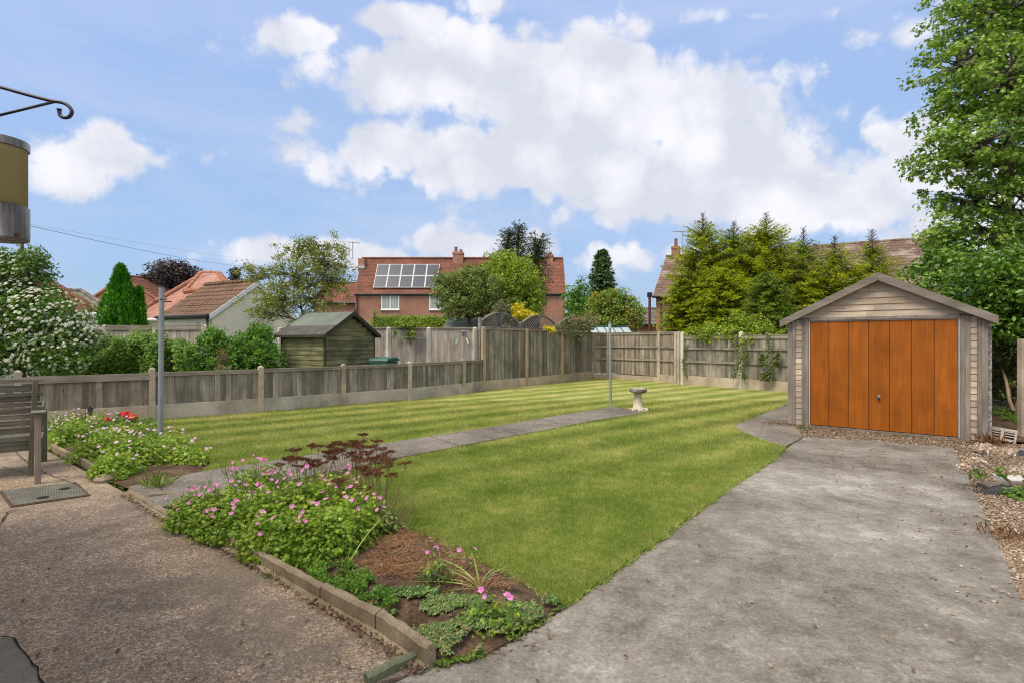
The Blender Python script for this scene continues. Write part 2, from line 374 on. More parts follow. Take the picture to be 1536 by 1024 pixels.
FD = Vector((.765, .645, 0)).normalized()       # direction of the low fence, the path and the mowing stripes
def lawnm(name, blade=False):
    k = NT(name); p = k.pos()
    s = k.n('SeparateXYZ', {0: p}, out=None)
    d = k.math('ADD', k.math('MULTIPLY', s.outputs[0], -FD.y), k.math('MULTIPLY', s.outputs[1], FD.x))
    d = k.math('ADD', d, k.math('MULTIPLY', k.noise(p, .5, 3), .2))
    st = k.math('SINE', k.math('MULTIPLY', d, 2 * math.pi / .92))
    n1 = k.noise(p, .75, 5, .62); n2 = k.noise(p, 3.2, 6, .7); n3 = k.noise(p, 45, 3, .7)
    n4 = k.noise(p, 16, 5, .75)
    f = k.math('ADD', k.math('MULTIPLY', n1, .38), k.math('ADD', k.math('MULTIPLY', n2, .32), k.math('MULTIPLY', n4, .30)))
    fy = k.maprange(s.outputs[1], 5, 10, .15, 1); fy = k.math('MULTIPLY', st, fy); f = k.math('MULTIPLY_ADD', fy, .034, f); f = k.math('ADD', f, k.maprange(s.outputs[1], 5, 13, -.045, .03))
    if blade: f = k.math('ADD', f, k.math('MULTIPLY_ADD', k.attr(), .26, -.13))
    g = 1.3 if blade else 1.0
    col = k.ramp(f, [(.33, (.105 * g, .175 * g, .024 * g)), (.43, (.185 * g, .258 * g, .042 * g)), (.53, (.30 * g, .325 * g, .078 * g)), (.65, (.50 * g, .44 * g, .19 * g))])
    col = bright(k, col, k.math('MULTIPLY_ADD', fy, .13, 1.0))
    col = k.mix(k.maprange(k.noise(k.n('VectorMath', {0: p, 1: (31, 3, 0)}, operation='ADD'), 2.1, 5, .7), .60, .72, 0, .65), col, (.36, .29, .11))
    if blade:
        a = k.bsdf(col, .5, None, .25); b = k.n('BsdfTranslucent', {'Color': col})
        return k.done(k.n('MixShader', {0: .35, 1: a, 2: b}))
    col = bright(k, col, k.maprange(n3, .25, .75, .7, 1.25))
    return k.done(k.bsdf(col, .95, k.bump(k.math('ADD', n3, k.noise(p, 140, 2)), 1.0, .02), .1))
M['lawn'] = lawnm('lawn_turf'); M['blade'] = lawnm('grass_blades', True)
def soilm():
    k = NT('bed_soil'); p = k.pos(); a = k.noise(p, 5, 7, .7); b = k.noise(p, 45, 4, .7)
    col = k.ramp(a, [(.35, (.055, .036, .024)), (.5, (.10, .066, .042)), (.68, (.17, .11, .07))])
    col = bright(k, col, k.maprange(b, .25, .75, .55, 1.5))
    return k.done(k.bsdf(col, .95, k.bump(k.math('ADD', a, b), 1.0, .02), .1))
M['soil'] = soilm()
def gravelm():
    k = NT('gravel_base'); p = k.pos()
    v = k.n('TexVoronoi', {'Vector': p, 'Scale': 38.0}, out=None); s = k.n('SeparateColor', {0: v.outputs['Color']}, out=None)
    col = k.ramp(s.outputs[0], [(0, (.08, .055, .035)), (.35, (.19, .13, .08)), (.65, (.29, .20, .125)), (.85, (.37, .28, .2)), (1, (.55, .48, .39))])
    col = bright(k, col, k.maprange(v.outputs['Distance'], .2, .75, 1.1, .35))
    col = k.mix(k.maprange(k.noise(p, 1.6, 5, .7), .52, .68, 0, .6), col, (.13, .085, .05))
    return k.done(k.bsdf(col, .9, k.bump(k.math('MULTIPLY', v.outputs['Distance'], -1.0), 1.0, .02), .2))
M['gravel'] = gravelm()
def stonem():
    k = NT('gravel_stones'); r = k.attr()
    col = k.ramp(r, [(0, (.075, .052, .034)), (.3, (.155, .105, .068)), (.6, (.24, .165, .10)), (.85, (.32, .235, .16)), (1, (.5, .43, .35))])
    return k.done(k.bsdf(col, .75, None, .3))
M['pebble'] = stonem()
M['field'] = simple('rough_ground', (.09, .11, .04), .95, .1, var=.4, nsc=.6, bump=.5)

M['l_syc'] = leafm('sycamore_leaves', [(0.0709, 0.143, 0.0189), (0.151, 0.26, 0.0347), (0.243, 0.365, 0.0551), (0.405, 0.499, 0.11)], .3, .42, .35)
M['l_lilac'] = leafm('lilac_leaves', [(0.0576, 0.127, 0.0133), (0.109, 0.218, 0.0228), (0.192, 0.322, 0.038)], .3, .4, .4)
M['l_ley'] = leafm('cypress_sprays', [(0.0633, 0.0935, 0.01), (0.196, 0.259, 0.018), (0.414, 0.462, 0.03), (0.575, 0.572, 0.05)], .25, .6, .2)
M['l_ley2'] = leafm('cypress_green', [(0.0438, 0.096, 0.018), (0.125, 0.204, 0.0315), (0.25, 0.336, 0.054), (0.4, 0.456, 0.072)], .25, .6, .2)
M['l_apple'] = leafm('apple_leaves', [(0.0819, 0.138, 0.0312), (0.163, 0.225, 0.0497), (0.274, 0.329, 0.0851)], .3, .5, .35)
M['l_bright'] = leafm('bright_leaves', [(0.132, 0.215, 0.0221), (0.246, 0.34, 0.0323), (0.416, 0.502, 0.0662)], .3, .5, .3)
M['l_dark'] = leafm('dark_conifer', [(.025, .06, .022), (.06, .12, .045), (.12, .185, .075)], .15, .6, .2)
M['l_blue'] = leafm('blue_conifer', [(0.0675, 0.128, 0.0588), (0.135, 0.218, 0.105), (0.297, 0.384, 0.21)], .15, .6, .2)
M['l_yellow'] = leafm('yellow_leaves', [(.45, .36, .01), (.62, .52, .02), (.75, .65, .05)], .3, .5, .3)
M['l_beech'] = leafm('copper_leaves', [(0.033, 0.027, 0.03), (0.0675, 0.0525, 0.051), (0.128, 0.0975, 0.087)], .1, .5, .3)
M['l_thuja'] = leafm('thuja_sprays', [(0.024, 0.12, 0.006), (0.06, 0.228, 0.0096), (0.132, 0.336, 0.0144)], .25, .55, .25)
M['l_hedge'] = leafm('hedge_leaves', [(0.0576, 0.138, 0.0133), (0.128, 0.253, 0.0209), (0.256, 0.38, 0.0427)], .3, .5, .3)
M['l_privet'] = leafm('shrub_leaves', [(0.0576, 0.149, 0.0171), (0.109, 0.241, 0.0266), (0.218, 0.345, 0.0427)], .3, .5, .3)
M['l_clip'] = leafm('clipped_hedge', [(0.0945, 0.161, 0.0147), (0.18, 0.269, 0.0221), (0.302, 0.376, 0.0441)], .2, .6, .2)
M['l_olive'] = leafm('sparse_tree_leaves', [(0.121, 0.147, 0.0315), (0.23, 0.269, 0.0578), (0.378, 0.41, 0.105)], .3, .5, .3)
M['l_round'] = leafm('round_tree_leaves', [(0.0882, 0.157, 0.0228), (0.157, 0.26, 0.0335), (0.313, 0.352, 0.0609), (0.509, 0.26, 0.0761)], .3, .5, .3)
M['l_climb'] = leafm('climber_leaves', [(0.07, 0.098, 0.042), (0.14, 0.168, 0.077), (0.266, 0.238, 0.126), (0.336, 0.196, 0.126)], .3, .5, .3)
M['l_ivy'] = leafm('ivy_leaves', [(0.0567, 0.0896, 0.0221), (0.113, 0.161, 0.0294), (0.208, 0.233, 0.0441)], .2, .45, .3)
M['l_vine'] = leafm('vine_leaves', [(.09, .16, .02), (.19, .28, .03), (.32, .36, .05)], .3, .5, .3)
M['l_white'] = leafm('white_shrub_leaves', [(0.0448, 0.103, 0.0171), (0.102, 0.196, 0.0285), (0.192, 0.287, 0.0475)], .25, .45, .35)
M['l_ger'] = leafm('geranium_leaves', [(0.0768, 0.159, 0.0137), (0.161, 0.276, 0.0228), (0.276, 0.4, 0.0399), (0.43, 0.511, 0.0798)], .35, .5, .3)
M['l_sedum'] = leafm('stonecrop_leaves', [(.06, .13, .025), (.12, .21, .05), (.21, .30, .09), (.30, .15, .07)], .2, .5, .3)
M['l_iris'] = leafm('strap_leaves', [(0.176, 0.242, 0.055), (0.286, 0.396, 0.099), (0.462, 0.484, 0.143)], .3, .5, .3)
M['l_weed'] = leafm('weed_leaves', [(.06, .13, .015), (.12, .22, .025), (.22, .33, .05)], .3, .5, .3)
M['l_dead'] = leafm('dead_leaves', [(.10, .06, .035), (.2, .13, .08), (.34, .24, .16)], .2, .7, .15)
M['l_straw'] = leafm('straw', [(.16, .075, .035), (.28, .14, .07), (.42, .25, .14)], .2, .8, .15)
M['l_rosehead'] = leafm('faded_heads', [(.45, .31, .26), (.62, .50, .44), (.74, .65, .6)], .3, .7, .2)
M['petal_pink'] = leafm('pink_petals', [(0.651, 0.162, 0.48), (0.756, 0.238, 0.58), (0.861, 0.357, 0.7)], .35, .6, .2, .2)
M['petal_pale'] = leafm('pale_pink_petals', [(.68, .34, .58), (.76, .46, .68), (.84, .60, .78)], .35, .6, .2, .2)
M['petal_white'] = leafm('white_petals', [(.66, .65, .52), (.78, .77, .66), (.86, .86, .78)], .35, .6, .2, .15)
M['petal_red'] = leafm('red_petals', [(.55, .01, .015), (.68, .02, .03), (.8, .06, .07)], .3, .5, .2, .3)
M['sedumhead'] = leafm('dried_heads', [(.06, .02, .01), (.12, .045, .022), (.20, .09, .045)], .1, .8, .15)
M['stem'] = simple('green_stem', (.13, .18, .04), .6, .3)
M['stem_dry'] = simple('dry_stem', (.26, .17, .10), .8, .2, nsc=40, var=.4)
# ------------------------------------------------------------------ vegetation helpers
def unit(n):
    d = nr.normal(size=(n, 3)); return d / np.linalg.norm(d, axis=1)[:, None]
def scatter(cent, rad, per, flat=.75, shell=.55, up=.6, jit=.55):
    """leaf centres and normals in ellipsoidal tufts"""
    cent = np.asarray(cent, float); rad = np.asarray(rad, float)
    idx = np.repeat(np.arange(len(cent)), per); n = len(idx)
    d = unit(n); r = rad[idx] * (shell + (1 - shell) * nr.random(n)) * np.where(nr.random(n) < .25, nr.random(n), 1)
    off = d * r[:, None] * np.array([1, 1, flat])
    nn = d * .7 + np.array([0, 0, up]) + nr.normal(size=(n, 3)) * jit
    return cent[idx] + off, nn
def fib(n):
    i = np.arange(n) + .5; ph = np.arccos(1 - 2 * i / n); th = math.pi * (1 + 5 ** .5) * i
    return np.stack([np.cos(th) * np.sin(ph), np.sin(th) * np.sin(ph), np.cos(ph)], 1)

def limb(mb, a, b, r0, r1, seg=5, wob=.12, n=6):
    a = Vector(a); b = Vector(b); L = (b - a).length; pts = []; rr = []
    ph = uni(0, 9)
    for i in range(seg + 1):
        t = i / seg; p = a.lerp(b, t)
        w = math.sin(t * math.pi) * wob * L
        p = p + Vector((math.sin(ph + t * 3) * w, math.cos(ph * 1.7 + t * 2.6) * w, .35 * w))
        pts.append(p); rr.append(r0 + (r1 - r0) * t)
    mb.tube(pts, rr, n, cap=True); return pts

def broadleaf(name, label, cat, base, blobs, mat, bark='bark', dens=1.0, cr=.35, per=60, leaf=.09, tmpl=RHOMB, group=None, trunk_r=.12,
              trunk_top=None, shell=.6, surf=.72, gap=.0, twigs=0, lean=None, limbs=True, part='crown'):
    """tapered trunk, limbs to each foliage mass and leaf tufts over every mass. blobs: (centre, (rx,ry,rz))"""
    base = Vector(base); root = empty(name, base, 0, label, cat, group)
    T = MB(); top = trunk_top or Vector((sum(b[0][0] for b in blobs) / len(blobs), sum(b[0][1] for b in blobs) / len(blobs), max(b[0][2] for b in blobs)))
    tp = limb(T, base - Vector((0, 0, .1)), top, trunk_r, trunk_r * .25, 9, .04, 8)
    cents = []; rads = []
    for (c, rr) in blobs:
        c = Vector(c); R3 = np.array(rr if hasattr(rr, '__len__') else (rr, rr, rr), float)
        area = 4 * math.pi * ((R3[0] * R3[1]) ** 1.6 + (R3[0] * R3[2]) ** 1.6 + (R3[1] * R3[2]) ** 1.6) ** (1 / 1.6) / 3 ** (1 / 1.6)
        n = max(6, int(area / (cr * cr * 2.2) * dens))
        d = fib(n) + nr.normal(size=(n, 3)) * .12
        rr_ = surf + (1.04 - surf) * nr.random(n)
        inner = nr.random(n) < .22; rr_[inner] *= .6
        pc = np.array(c) + d * R3 * rr_[:, None]
        keep = nr.random(n) > gap
        keep &= pc[:, 2] > base.z + .05
        pc = pc[keep]
        cents.append(pc); rads.append(cr * (.6 + .7 * nr.random(len(pc))))
        if limbs:
            st = min(tp, key=lambda q: (q - (c - Vector((0, 0, R3[2] * .6)))).length + (100 if q.z > c.z else 0))
            lp = limb(T, st, c, trunk_r * .5, trunk_r * .22, 5, .1)
            for q in pc[:: max(1, len(pc) // (16 + twigs))]:
                limb(T, lp[rnd.randrange(2, 6)], q, trunk_r * .18, .004, 3, .12, 5)
    cents = np.concatenate(cents); rads = np.concatenate(rads)
    C, N_ = scatter(cents, rads, per, .8, shell)
    if limbs or True: T.build('trunk', M[bark], root, smooth=True, offset=base)
    tuft = nr.random(len(cents)); rn = np.clip(np.repeat(tuft, per) * .45 + nr.random(len(C)) * .55, 0, 1)
    leafmesh(part, C, N_, leaf * (.6 + .8 * nr.random(len(C))), tmpl, M[mat], root, offset=base, rn=rn)
    return root

def sprayconifer(name, label, cat, base, H, Rm, mat, z0=.2, nb=170, leaf=.16, prof=None, rise=.35, droop=.25, group=None, lean=(0, 0), bare=.0, bark='bark_red', fan=3, step=.16, trunk_r=None, narrow=.13):
    """conifer of feathery branches: each branch carries flattened side sprays"""
    base = Vector(base); root = empty(name, base, 0, label, cat, group)
    T = MB(); tr = trunk_r or max(.04, H * .016)
    tip = Vector((lean[0], lean[1], H)); T.tube([Vector((0, 0, -.1)), tip * .5, tip], [tr, tr * .6, .008], 8)
    prof = prof or (lambda t: (1 - t) ** .75)
    C = []; D = []; S = []; NN = []; RN = []
    for i in range(nb):
        t = (i + rnd.random()) / nb; z = z0 + (H - z0) * t; L = max(.1, Rm * prof(t) * uni(.6, 1.12)); az = i * 2.39996 + uni(-.5, .5)
        sp = tip * (z / H); dirh = Vector((math.cos(az), math.sin(az), 0)); rs = rise * (1 + t) + uni(-.1, .15); pts = []
        ns = max(2, int(L / step)); side = Vector((-dirh.y, dirh.x, 0)); br = rnd.random()
        for s in range(ns + 1):
            q = s / ns; pts.append(sp + dirh * (L * q) + EZ * (L * (rs * q - droop * q * q)))
        T.tube(pts[::max(1, ns // 3)] if ns > 3 else pts, [max(.004, .012 * (1 - j / 6)) for j in range(len(pts[::max(1, ns // 3)] if ns > 3 else pts))], 4, cap=False)
        if t > 1 - bare and (rnd.random() < .8 or t > 1 - bare * .45): continue
        for s in range(1 if L < .3 else 0, ns + 1):
            q = s / ns
            if q < .2 and t < .8: continue
            p = pts[s]; tw = L * .32 * (1.1 - q) + leaf * .8
            for sd in (-1, 1):
                for f in range(fan):
                    ln = tw * uni(.5, 1.1); dv = (dirh * uni(.5, 1.1) + side * sd * uni(.25, 1.2) + EZ * uni(-.25, .45)).normalized()
                    nsub = max(1, int(ln / (leaf * .6)))
                    for u in range(nsub):
                        pp = p + dv * (ln * u / nsub) + Vector((uni(-.03, .03), uni(-.03, .03), uni(-.03, .03)))
                        C.append(pp); D.append(dv + Vector((uni(-.4, .4), uni(-.4, .4), uni(-.3, .3)))); S.append(leaf * uni(.6, 1.2))
                        NN.append((uni(-.6, .6), uni(-.6, .6), 1)); RN.append(min(1, max(0, br * .35 + .3 * q + rnd.random() * .4)))
    T.build('trunk', M[bark], root, smooth=True)
    nd = [(x * narrow / .13, y, z) for (x, y, z) in NEEDLE]
    leafmesh('foliage', np.array([tuple(c) for c in C]), np.array(NN), np.array(S), nd, M[mat], root, T=np.array([tuple(d) for d in D]), rn=np.array(RN))
    return root

def hedge(name, label, cat, pts, width, height, mat, leaf=.07, dens=900, group=None, lump=.18, base_z=0, tmpl=RHOMB):
    """hedge along ground points; leaves over a lumpy body; height may be a list"""
    pts = [Vector(p) for p in pts]; root = empty(name, pts[0], 0, label, cat, group)
    hs = height if hasattr(height, '__len__') else [height] * len(pts)
    C = []; Nn = []; T = MB()
    for i in range(len(pts) - 1):
        a, b = pts[i], pts[i + 1]; L = (b - a).length; d = (b - a).normalized(); s = Vector((-d.y, d.x, 0))
        n = int(dens * L * (hs[i] * 2 + width))
        for _ in range(n):
            t = rnd.random(); h = hs[i] + (hs[i + 1] - hs[i]) * t; th = uni(-.35, math.pi + .35)
            cx, cz = math.cos(th), math.sin(th)
            e = .55
            x = math.copysign(abs(cx) ** e, cx) * width / 2; z = max(0.02, h * .5 + math.copysign(abs(cz) ** e, cz) * h * .5) if cz > 0 else h * .5 * (1 + cz * 1.6)
            p = a + d * (L * t) + s * x + EZ * z
            l = 1 + lump * (pnoise(p * 1.6) * 1.6 + pnoise(p * 5) * .7)
            q = a + d * (L * t) + s * (x * l) + EZ * (z * (1 + (l - 1) * .5)); q += Vector((uni(-1, 1), uni(-1, 1), uni(-1, 1))) * .05
            dn = uni(.55, 1.04) if rnd.random() < .4 else uni(.9, 1.05)
            q = a + d * (L * t) + (q - (a + d * (L * t))) * dn
            C.append(tuple(q)); nn = s * cx + EZ * (cz + .3); Nn.append((nn.x + uni(-.6, .6), nn.y + uni(-.6, .6), nn.z + uni(-.5, .5)))
        for _ in range(int(L * 5)):
            p = a + d * (L * rnd.random()) + s * uni(-.2, .2) * width; T.tube([p, p + Vector((uni(-.2, .2), uni(-.2, .2), hs[i] * .75))], [.015, .005], 5)
    T.build('stem', M['bark'], root, offset=pts[0])
    C = np.array(C); leafmesh('foliage', C, Nn, leaf * (.6 + .8 * nr.random(len(C))), tmpl, M[mat], root, offset=pts[0])
    return root

# ------------------------------------------------------------------ camera, sun, sky
cam = bpy.data.cameras.new('camera'); co = bpy.data.objects.new('camera', cam); COL.objects.link(co)
co.location = (0, 0, CAMZ); co.rotation_euler = (R(90), 0, 0); cam.sensor_width = 36; cam.lens = 36 * FP / 1536
cam.clip_start = .05; cam.clip_end = 2000; scene.camera = co
SUNV = Vector((-.75, -.66, 0)).normalized(); ELEV = R(57)
sd = bpy.data.lights.new('sun', 'SUN'); so = bpy.data.objects.new('sun', sd); COL.objects.link(so)
sd.energy = SUN_E; sd.angle = R(24); sd.color = (1, .91, .78)
sv = SUNV * math.cos(ELEV) + EZ * math.sin(ELEV); so.rotation_euler = sv.to_track_quat('Z', 'Y').to_euler(); so.location = (0, -5, 20)
scene.cycles.filter_width = 1.15; scene.view_settings.view_transform = 'Standard'; scene.view_settings.look = 'None'; scene.view_settings.gamma = 1; scene.view_settings.exposure = EXPO
w = bpy.data.worlds.new('World'); scene.world = w; w.use_nodes = True
class WT(NT):
    def __init__(s, t): s.t = t; t.nodes.clear(); s.out = t.nodes.new('ShaderNodeOutputWorld')
k = WT(w.node_tree)
sky = k.n('TexSky', out=None, sky_type='NISHITA', sun_disc=False); sky.sun_elevation = ELEV; sky.sun_rotation = math.atan2(SUNV.x, SUNV.y)
sky.air_density = 1.0; sky.dust_density = .6; sky.ozone_density = 1.5
d = k.n('TexCoord', out='Generated'); sx = k.n('SeparateXYZ', {0: d}, out=None); X, Y_, Z = sx.outputs
yy = k.math('MAXIMUM', Y_, .12)
U = k.math('DIVIDE', X, yy); V = k.math('DIVIDE', Z, yy)          # position of a sky direction over the garden's far side
n0 = k.noise(d, 3.2, 8, .62, .35); nA = k.noise(k.n('VectorMath', {0: d, 1: (3.1, 1.7, .4)}, operation='ADD'), 9.0, 9, .68, .4)
nn = k.math('ADD', k.math('MULTIPLY', n0, .5), k.math('MULTIPLY', nA, .5))
def blob(cx, cy, rx, ry, amp, flat=1.0):
    """cloud mass: cx, cy, rx, ry in photograph pixels turned into tangents"""
    u0 = (cx - 768) / FP; v0 = (512 - cy) / FP
    a = k.math('DIVIDE', k.math('SUBTRACT', U, u0), rx / FP); b = k.math('DIVIDE', k.math('SUBTRACT', V, v0), ry / FP)
    if flat != 1.0: b = k.math('MULTIPLY', b, k.math('ADD', k.math('MULTIPLY', k.math('LESS_THAN', b, 0.0), flat - 1), 1.0))
    r2 = k.math('ADD', k.math('MULTIPLY', a, a), k.math('MULTIPLY', b, b))
    return k.math('MULTIPLY', k.math('SUBTRACT', 1.0, k.math('SQRT', r2)), amp)
masses = [(640, 120, 185, 62, 1.5), (850, 130, 280, 90, 1.6), (970, 170, 200, 80, 1.5), (640, 230, 210, 58, 1.3), (860, 240, 340, 80, 1.3), (1090, 255, 280, 90, 1.5), (1240, 280, 240, 80, 1.5), (1350, 215, 110, 58, .9), (1120, 300, 380, 34, .7),
          (122, 243, 92, 47, 1), (690, 372, 95, 40, 1), (560, 385, 130, 22, .8), (420, 378, 100, 20, .7), (440, 48, 85, 26, .75), (590, 32, 90, 24, .65), (960, 45, 50, 26, .6),
          (460, 180, 45, 22, .5), (770, 370, 60, 25, .8), (1000, 385, 90, 24, .55), (1450, 340, 150, 60, .8), (730, 5, 40, 20, .6), (1130, 25, 90, 14, .45), (1460, 60, 120, 60, .55), (930, 388, 60, 20, .5)]
field = None
for m in masses:
    b = blob(*m); field = b if field is None else k.math('MAXIMUM', field, b)
wob = k.n('VectorMath', {0: d, 1: k.n('VectorMath', {0: k.noise(d, 9, 5, .6, out='Color'), 1: (.10, .10, .10)}, operation='MULTIPLY')}, operation='ADD')
puf = k.math('ADD', k.math('MULTIPLY', k.vor(wob, 9.0), -1.1), k.math('MULTIPLY', k.vor(wob, 24.0), -.7))
dens = k.math('ADD', k.math('MULTIPLY', field, 1.0), k.math('ADD', puf, k.math('MULTIPLY_ADD', nn, 3.4, -.66)))
cm = k.n('MapRange', {'Value': dens, 'From Min': -.1, 'From Max': .5, 'To Min': 0, 'To Max': 1}, interpolation_type='SMOOTHSTEP')
# behind the camera: unseen broken cloud from the same noise, added for fill light
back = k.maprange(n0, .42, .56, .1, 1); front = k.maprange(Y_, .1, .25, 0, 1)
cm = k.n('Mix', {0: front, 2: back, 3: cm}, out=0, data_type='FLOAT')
top_fill = k.math('MULTIPLY', k.maprange(Z, .6, .8, 0, 1), k.maprange(n0, .38, .55, .35, 1)); cm = k.math('MAXIMUM', cm, top_fill)  # unseen cloud cover overhead, added for soft neutral light
hazev = k.maprange(V, .0, .5, .5, .12)
thin = k.math('MULTIPLY', k.maprange(k.noise(k.mapp(d, (1, 1, 3.5)), 2.2, 7, .6, .5), .42, .7, 0, .42), 1.0)
skc = k.n('HueSaturation', {'Color': sky.outputs[0], 'Hue': .505, 'Saturation': .98, 'Value': 1.0})
hazy = bright(k, k.ramp(k.maprange(V, 0, .65, 0, 1), [(0, (.335, .47, .62)), (.25, (.34, .50, .76)), (1, (.345, .485, .81))]), SKY_K)
base = k.mix(SKY_MIX, skc, hazy)
base = k.mix(thin, base, (.62 * SKY_K, .67 * SKY_K, .84 * SKY_K))
shade = k.math('ADD', k.math('MULTIPLY', k.noise(k.n('VectorMath', {0: d, 1: (0, 0, .035)}, operation='ADD'), 5.5, 6, .6, .3), .8), k.math('MULTIPLY_ADD', k.vor(wob, 12.0), -.35, .24))
cc = k.mix(k.maprange(shade, .36, .6, 0, 1), (.67, .69, .77), (.91, .90, .935))
cc = bright(k, k.mix(k.maprange(V, .0, .3, .35, 0), cc, (.70, .70, .77)), SKY_K)
tk = k.math('MAXIMUM', k.maprange(Z, .6, .8, 0, 1), k.maprange(Y_, .25, -.1, 0, 1)); cc = k.mix(1.0, cc, k.mix(tk, (1.0, 1.0, 1.0), (FILL_K, FILL_K * .95, FILL_K * .86)), 'MULTIPLY')  # unseen rear and overhead clouds brightened and warmed to add fill light
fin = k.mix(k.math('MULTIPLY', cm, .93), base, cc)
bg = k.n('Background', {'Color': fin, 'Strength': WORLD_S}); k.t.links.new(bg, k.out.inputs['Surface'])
# ================================================================== GROUND
def sheet(name, pts, z, mat, thick=None, cuts=1, kind='structure', label=None, cat=None):
    mb = MB(); pts = [Vector((p[0], p[1], z)) for p in pts]
    if thick: mb.prism([p - EZ * thick for p in pts], (0, 0, thick))
    else: mb.add(pts, [tuple(range(len(pts)))] if sum((pts[i].x * pts[(i + 1) % len(pts)].y - pts[(i + 1) % len(pts)].x * pts[i].y) for i in range(len(pts))) > 0 else [tuple(range(len(pts)))[::-1]])
    o = mb.build(name, mat); return tag(o, label, cat, kind=kind)
def inside(x, y, poly):
    c = False; n = len(poly); j = n - 1
    for i in range(n):
        xi, yi = poly[i][0], poly[i][1]; xj, yj = poly[j][0], poly[j][1]
        if (yi > y) != (yj > y) and x < (xj - xi) * (y - yi) / (yj - yi) + xi: c = not c
        j = i
    return c
def g2(*a): return [G(x, y) for x, y in a]

sheet('ground', [(-300, -300), (300, -300), (300, 300), (-300, 300)], -.07, M['field'])
gcorner = G(1182, 636.5); gright = G(1482, 662.7); GU = (gright - gcorner).normalized(); GV = Vector((-GU.y, GU.x, 0))
# driveway: concrete from the garage to beyond the camera
dl0 = gcorner + GU * .22 - GV * .33
drv = [G(1204, 655), G(1305, 660), G(1430, 671), G(1447, 705), G(1486, 790), G(1536, 905), Vector((2.9, 1.6, 0)), Vector((2.0, -3, 0)), Vector((-1.2, -3, 0)), Vector((-1.5, 1.2, 0)), G(560, 1040), G(640, 1000), G(713, 985), G(784, 950), G(848, 910), G(1010, 795), G(1090, 735), G(1160, 690), G(1185, 668)]
sheet('driveway', drv, .0, M['driveway'], .06)
# exposed aggregate patio, with an old square slab set in its corner
kerbline = [G(641, 1006), G(563, 951), G(480, 904), G(352, 829), G(252, 780), G(190, 741)]
pat = kerbline + [G(158, 723), G(70, 676), G(20, 655), Vector((-9.2, 6.2, 0)), Vector((-6.2, 4.0, 0)), Vector((-1.6, .7, 0)), Vector((-1.3, 1.3, 0)), G(565, 1024)]
sheet('patio', pat, .006, M['patio'], .06)
slabp = [G(-60, 962), G(22, 961), G(50, 1000), G(75, 1045), Vector((-1.9, 2.0, 0)), Vector((-2.8, 2.1, 0))]
sheet('patio_slab', slabp, .014, M['slab'])
def crackline(name, pts, wd, z, mat):
    mb = MB()
    for a, b in zip(pts[:-1], pts[1:]):
        a = Vector(a); b = Vector(b); n = max(1, int((b - a).length / .05)); d = (b - a).normalized(); s = Vector((-d.y, d.x, 0))
        pr = None
        for i in range(n + 1):
            c = a.lerp(b, i / n); c = c + s * (pnoise(c * 9) * .02); ww = wd * (.5 + abs(pnoise(c * 23)) * 2.2)
            cur = (c - s * ww, c + s * ww)
            if pr: mb.add([(q.x, q.y, z) for q in (pr[0], pr[1], cur[1], cur[0])], [(0, 3, 2, 1)])
            pr = cur
    o = mb.build(name, mat); return tag(o, kind='structure')
crackline('patio_crack', [G(-30, 958), G(22, 961), G(50, 1000), G(75, 1045)], .0028, .020, M['dark'])
crackline('patio_crack', [G(-20, 655), G(20, 676), G(46, 700), G(80, 716), G(120, 730)], .004, .020, M['dark'])
crackline('patio_crack', [G(0, 700), G(60, 716), G(150, 716)], .004, .018, M['dark'])
crackline('patio_crack', [G(0, 790), G(12, 770), G(30, 765)], .006, .018, M['dark'])
# old path beside the garage and its broken end
pad = [G(1097, 641), G(1183, 606), gcorner + GV * 1.8, gcorner + GU * .1, G(1204, 657), G(1175, 672), G(1150, 664), G(1120, 652)]
sheet('garage_path', pad, .022, M['path'], .05)
# gravel strip right of the drive
grv = [G(1204, 654), G(1185, 655), gcorner, gcorner + GU * 2.85, gcorner + GU * 3.6 + GV * .3, gcorner + GU * 9, Vector((12, 0, 0)), Vector((3.2, -1, 0)), Vector((2.3, 1.2, 0)), G(1300, 800)]
sheet('gravel', grv, -.012, M['gravel'])
# garden ground behind the gravel (soil and litter under the trees)
sheet('shaded_soil', [gcorner + GU * 2.9 + GV * .45, gcorner + GU * 9 - GV * 1.0, gcorner + GU * 9 + GV * 9, gcorner + GU * 2.9 + GV * 9], .0, M['soil'])

# fences' ground line
F = [G(-70, 668), G(70, 644.6), G(228, 632), G(391, 619.5), G(515, 609), G(614, 600.5), G(695, 591), G(725, 586)]
F[0] = F[2] - (F[3] - F[2]).normalized() * 4.1; F[1] = F[2] - (F[3] - F[2]).normalized() * 1.95
TF = [G(725, 586), G(789, 579.5), G(842, 573.5), G(888, 567.7)]
BF = [G(888, 567.7), G(912, 567.3), G(989, 572.4), G(1014, 575.4)]
BF2 = [G(1024, 576.8), G(1112, 583.2), G(1200, 590.5), G(1310, 600)]
